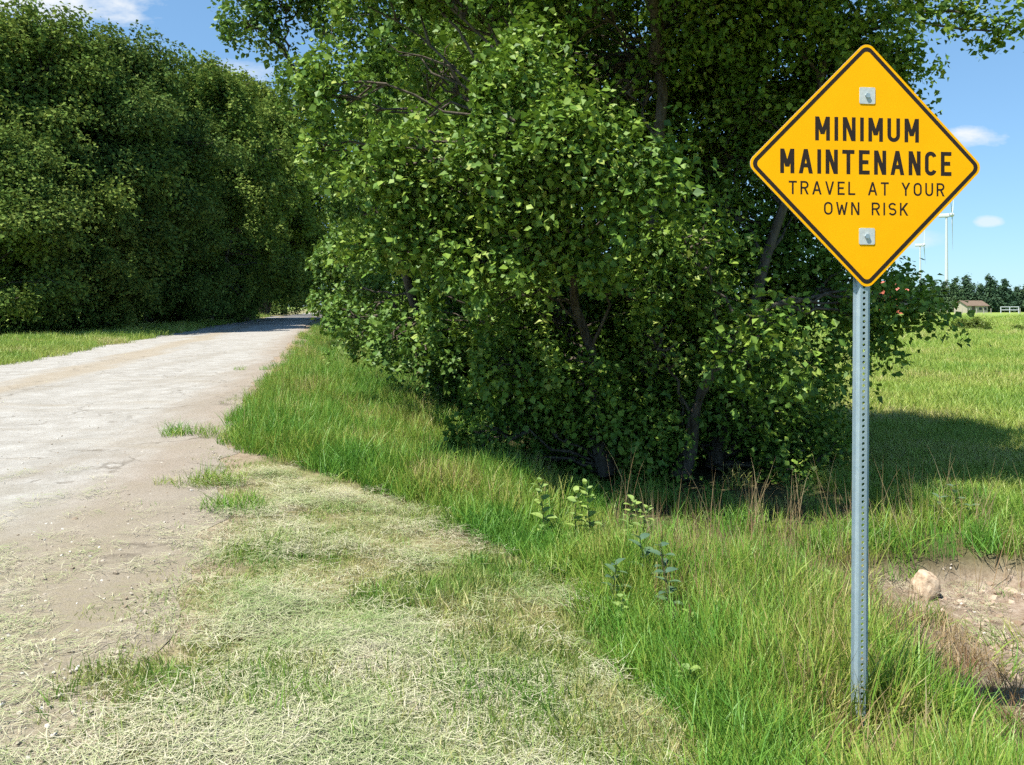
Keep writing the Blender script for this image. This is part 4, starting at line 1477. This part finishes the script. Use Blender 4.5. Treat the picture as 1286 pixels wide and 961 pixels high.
def shed(name, label, x, y, wx, wy, hw, hr, mwall, mroof, mdoor, mwin, rz=0.0, cat='shed'):
    root = empty(name, (x, y, float(height(x, y)) - 0.05), rz)
    # walls with gables
    a, b = wx / 2, wy / 2
    V = np.array([(-a, -b, 0), (a, -b, 0), (a, b, 0), (-a, b, 0), (-a, -b, hw), (a, -b, hw), (a, b, hw), (-a, b, hw), (-a, 0, hw + hr), (a, 0, hw + hr)])
    F4 = np.array([(0, 1, 5, 4), (2, 3, 7, 6), (0, 3, 2, 1)])
    F5 = np.array([(0, 4, 8, 7, 3), (1, 2, 6, 9, 5)])
    mesh_obj('wall', np_mesh('wall', V, [F4, F5]), mwall, root)
    e, th = 0.35, 0.14
    for sgn in (-1, 1):
        k = hr / b
        V = []
        for (yy) in (0.0, sgn * (b + e)):
            zz = hw + hr - abs(yy) * k
            V += [(-a - e, yy, zz + 0.01), (a + e, yy, zz + 0.01), (a + e, yy, zz + th), (-a - e, yy, zz + th)]
        F = np.array([(0, 1, 2, 3), (7, 6, 5, 4), (0, 4, 5, 1), (1, 5, 6, 2), (2, 6, 7, 3), (3, 7, 4, 0)])
        mesh_obj('roof', np_mesh('roof', np.array(V), F), mroof, root)
    v, f = quadbox(-a * .55, -a * .25, -b - 0.05, -b + 0.02, 0.05, min(2.1, hw * .9))
    mesh_obj('door', np_mesh('door', v, f), mdoor, root)
    for q in (0.15, 0.6):
        v, f = quadbox(a * q, a * q + 0.9, -b - 0.05, -b + 0.02, hw * .4, hw * .75)
        mesh_obj('window', np_mesh('window', v, f), mwin, root)
    tag(root, label, cat)
    return root


M_CREAM = plain('cream painted boards', (0.36, 0.32, 0.25), (0.45, 0.40, 0.32))
M_BROWN = plain('brown shingle roof', (0.12, 0.085, 0.06), (0.19, 0.14, 0.10))
M_RED = plain('faded red boards', (0.55, 0.11, 0.08), (0.66, 0.17, 0.12))
M_REDR = plain('weathered red metal roof', (0.60, 0.16, 0.12), (0.70, 0.22, 0.17))
M_DOOR = plain('dark door', (0.10, 0.08, 0.07), (0.14, 0.11, 0.09))
M_WIN = plain('dark window glass', (0.03, 0.035, 0.04), (0.05, 0.055, 0.06), rough=0.2)
M_WHITE = plain('white paint', (0.46, 0.49, 0.53), (0.52, 0.55, 0.58))
shed('shed', 'small pale shed with brown roof beneath the far pines', (1219 - 643) / 1000 * 228, 228, 6.8, 5.0, 2.1, 1.3, M_CREAM, M_BROWN, M_DOOR, M_WIN, R(12))
shed('barn', 'faded red barn glimpsed behind the low leaves next to the sign post', (1121 - 643) / 1000 * 190, 190, 4.6, 6.5, 5.4, 2.3, M_RED, M_REDR, M_DOOR, M_WIN, R(-8), 'barn')

# white pipe gate at the field edge
Y = 205
gx0 = (1268 - 643) / 1000 * Y
root = empty('pipe_gate', (gx0, Y, float(height(gx0, Y))))
for k in range(3):
    v, f = tubes([(np.array([((k - 1) * 2.3, 0, -0.3), ((k - 1) * 2.3, 0, 1.75)]), np.array([.11, .11]))], 8)
    mesh_obj('post', np_mesh('post', v, f, True), M_WHITE, root)
for k in range(2):
    v, f = tubes([(np.array([(-2.4, 0, 0.85 + .78 * k), (2.4, 0, 0.85 + .78 * k)]), np.array([.09, .09]))], 8)
    mesh_obj('rail', np_mesh('rail', v, f, True), M_WHITE, root)
tag(root, 'low white pipe gate in front of the far pines', 'gate')

# fence posts along the far field edge
M_POST = plain('weathered fence posts', (0.30, 0.27, 0.23), (0.45, 0.42, 0.37))
src = None
for k in range(14):
    x = (1168 + 9.2 * k - 643) / 1000 * 190
    if abs(x - (1268 - 643) / 1000 * 190) < 2.4:
        continue
    if src is None:
        v, f = tubes([(np.array([(0, 0, -.3), (0, 0, 0.6), (0.02, 0, 1.3)]), np.array([.10, .09, .07]))], 7)
        src = np_mesh('fence_post', v, f, True)
        src.materials.append(M_POST)
    o = link(bpy.data.objects.new('fence_post', src))
    o.location = (x, 192, float(height(x, 192)))
    o.rotation_euler.z = k
    tag(o, 'weathered wooden fence post along the far field edge', 'fence post', 'fence posts at the far field edge')

# field shrubs
for (u, v, Y, wpx, hpx, lbl) in ((1219, 419, 55, 23, 17, 'low rounded bush alone in the sunlit meadow'), (1279, 420, 55, 9, 8, 'very small bush in the meadow beyond the ditch'), (1180, 396, 130, 9, 7, 'scrubby bush near the far fence line')):
    x = (u - 643) / 1000 * Y
    r = wpx / 1000 * Y
    h = hpx / 1000 * Y
    z = float(height(x, Y))
    lb = [(x - r * .5, Y, z + h * .45, r * .5, r * .5, h * .45), (x + r * .1, Y, z + h * .5, r * .5, r * .6, h * .5), (x + r * .6, Y + .2, z + h * .4, r * .4, r * .4, h * .4)]
    build_tree('bush', lbl, [[(x, Y, z), (x, Y, z + h * .4), (x + .1, Y, z + h * .8)]], lb, 900 + u, clump_r=0.22 * Y / 55, clump_gap=0.24 * Y / 55, per_clump=26, leaf=0.10 * Y / 55, mat=M_SHRUB, cat='bush', trunk_r=0.04, twig_every=4)


# wind turbines
def turbine(x, y, hub, bl, yaw, spin, label):
    root = empty('wind_turbine', (x, y, -0.5), yaw)
    z = np.linspace(0, hub, 12)
    v, f = tubes([(np.stack([z * 0, z * 0, z], 1), 1.3 - 0.6 * z / hub)], 20)
    mesh_obj('tower', np_mesh('tower', v, f, True), M_WHITE, root)
    v, f = quadbox(-1.2, 1.2, -2.2, 5.0, hub - 0.3, hub + 2.4)
    na = mesh_obj('nacelle', np_mesh('nacelle', v, f), M_WHITE, root)
    b_ = na.modifiers.new('round', 'BEVEL')
    b_.width = 0.7
    b_.segments = 3
    v, f = tubes([(np.array([(0, -2.4, hub + 1.3), (0, -3.4, hub + 1.3), (0, -4.4, hub + 1.3), (0, -5.0, hub + 1.3)]), np.array([1.5, 1.5, 1.1, 0.2]))], 16)
    mesh_obj('hub', np_mesh('hub', v, f, True), M_WHITE, root)
    for k in range(3):
        a = spin + k * 2 * math.pi / 3
        r = np.linspace(0.6, bl, 14)
        ch = np.interp(r / bl, [0, .06, .2, 1], [0.9, 0.9, 1.9, 0.35])
        V, F = [], []
        for i in range(14):
            tw = 0.5 * (1 - r[i] / bl)
            th = ch[i] * (0.5 if i == 0 else 0.16)
            for (pc, pt) in ((-0.35, 0), (0.05, th), (0.65, 0), (0.05, -th)):
                cx = pc * ch[i] * math.cos(tw) - pt * math.sin(tw)
                cy = pc * ch[i] * math.sin(tw) + pt * math.cos(tw)
                V.append((cx * math.cos(a) + r[i] * math.sin(a), cy - 3.6, hub + 1.3 - cx * math.sin(a) + r[i] * math.cos(a)))
        for i in range(13):
            for j in range(4):
                F.append((4 * i + j, 4 * i + (j + 1) % 4, 4 * i + 4 + (j + 1) % 4, 4 * i + 4 + j))
        mesh_obj('blade', np_mesh('blade', np.array(V), np.array(F), True), M_WHITE, root)
    tag(root, label, 'wind turbine', 'wind turbines on the horizon')


turbine((1188.5 - 643) / 1000 * 560, 560, 65, 25, R(58), R(172), 'taller white wind turbine rising above the far pines')
turbine((1155.5 - 643) / 1000 * 830, 830, 65, 25, R(58), R(20), 'smaller more distant white wind turbine beside the edge of the sign')
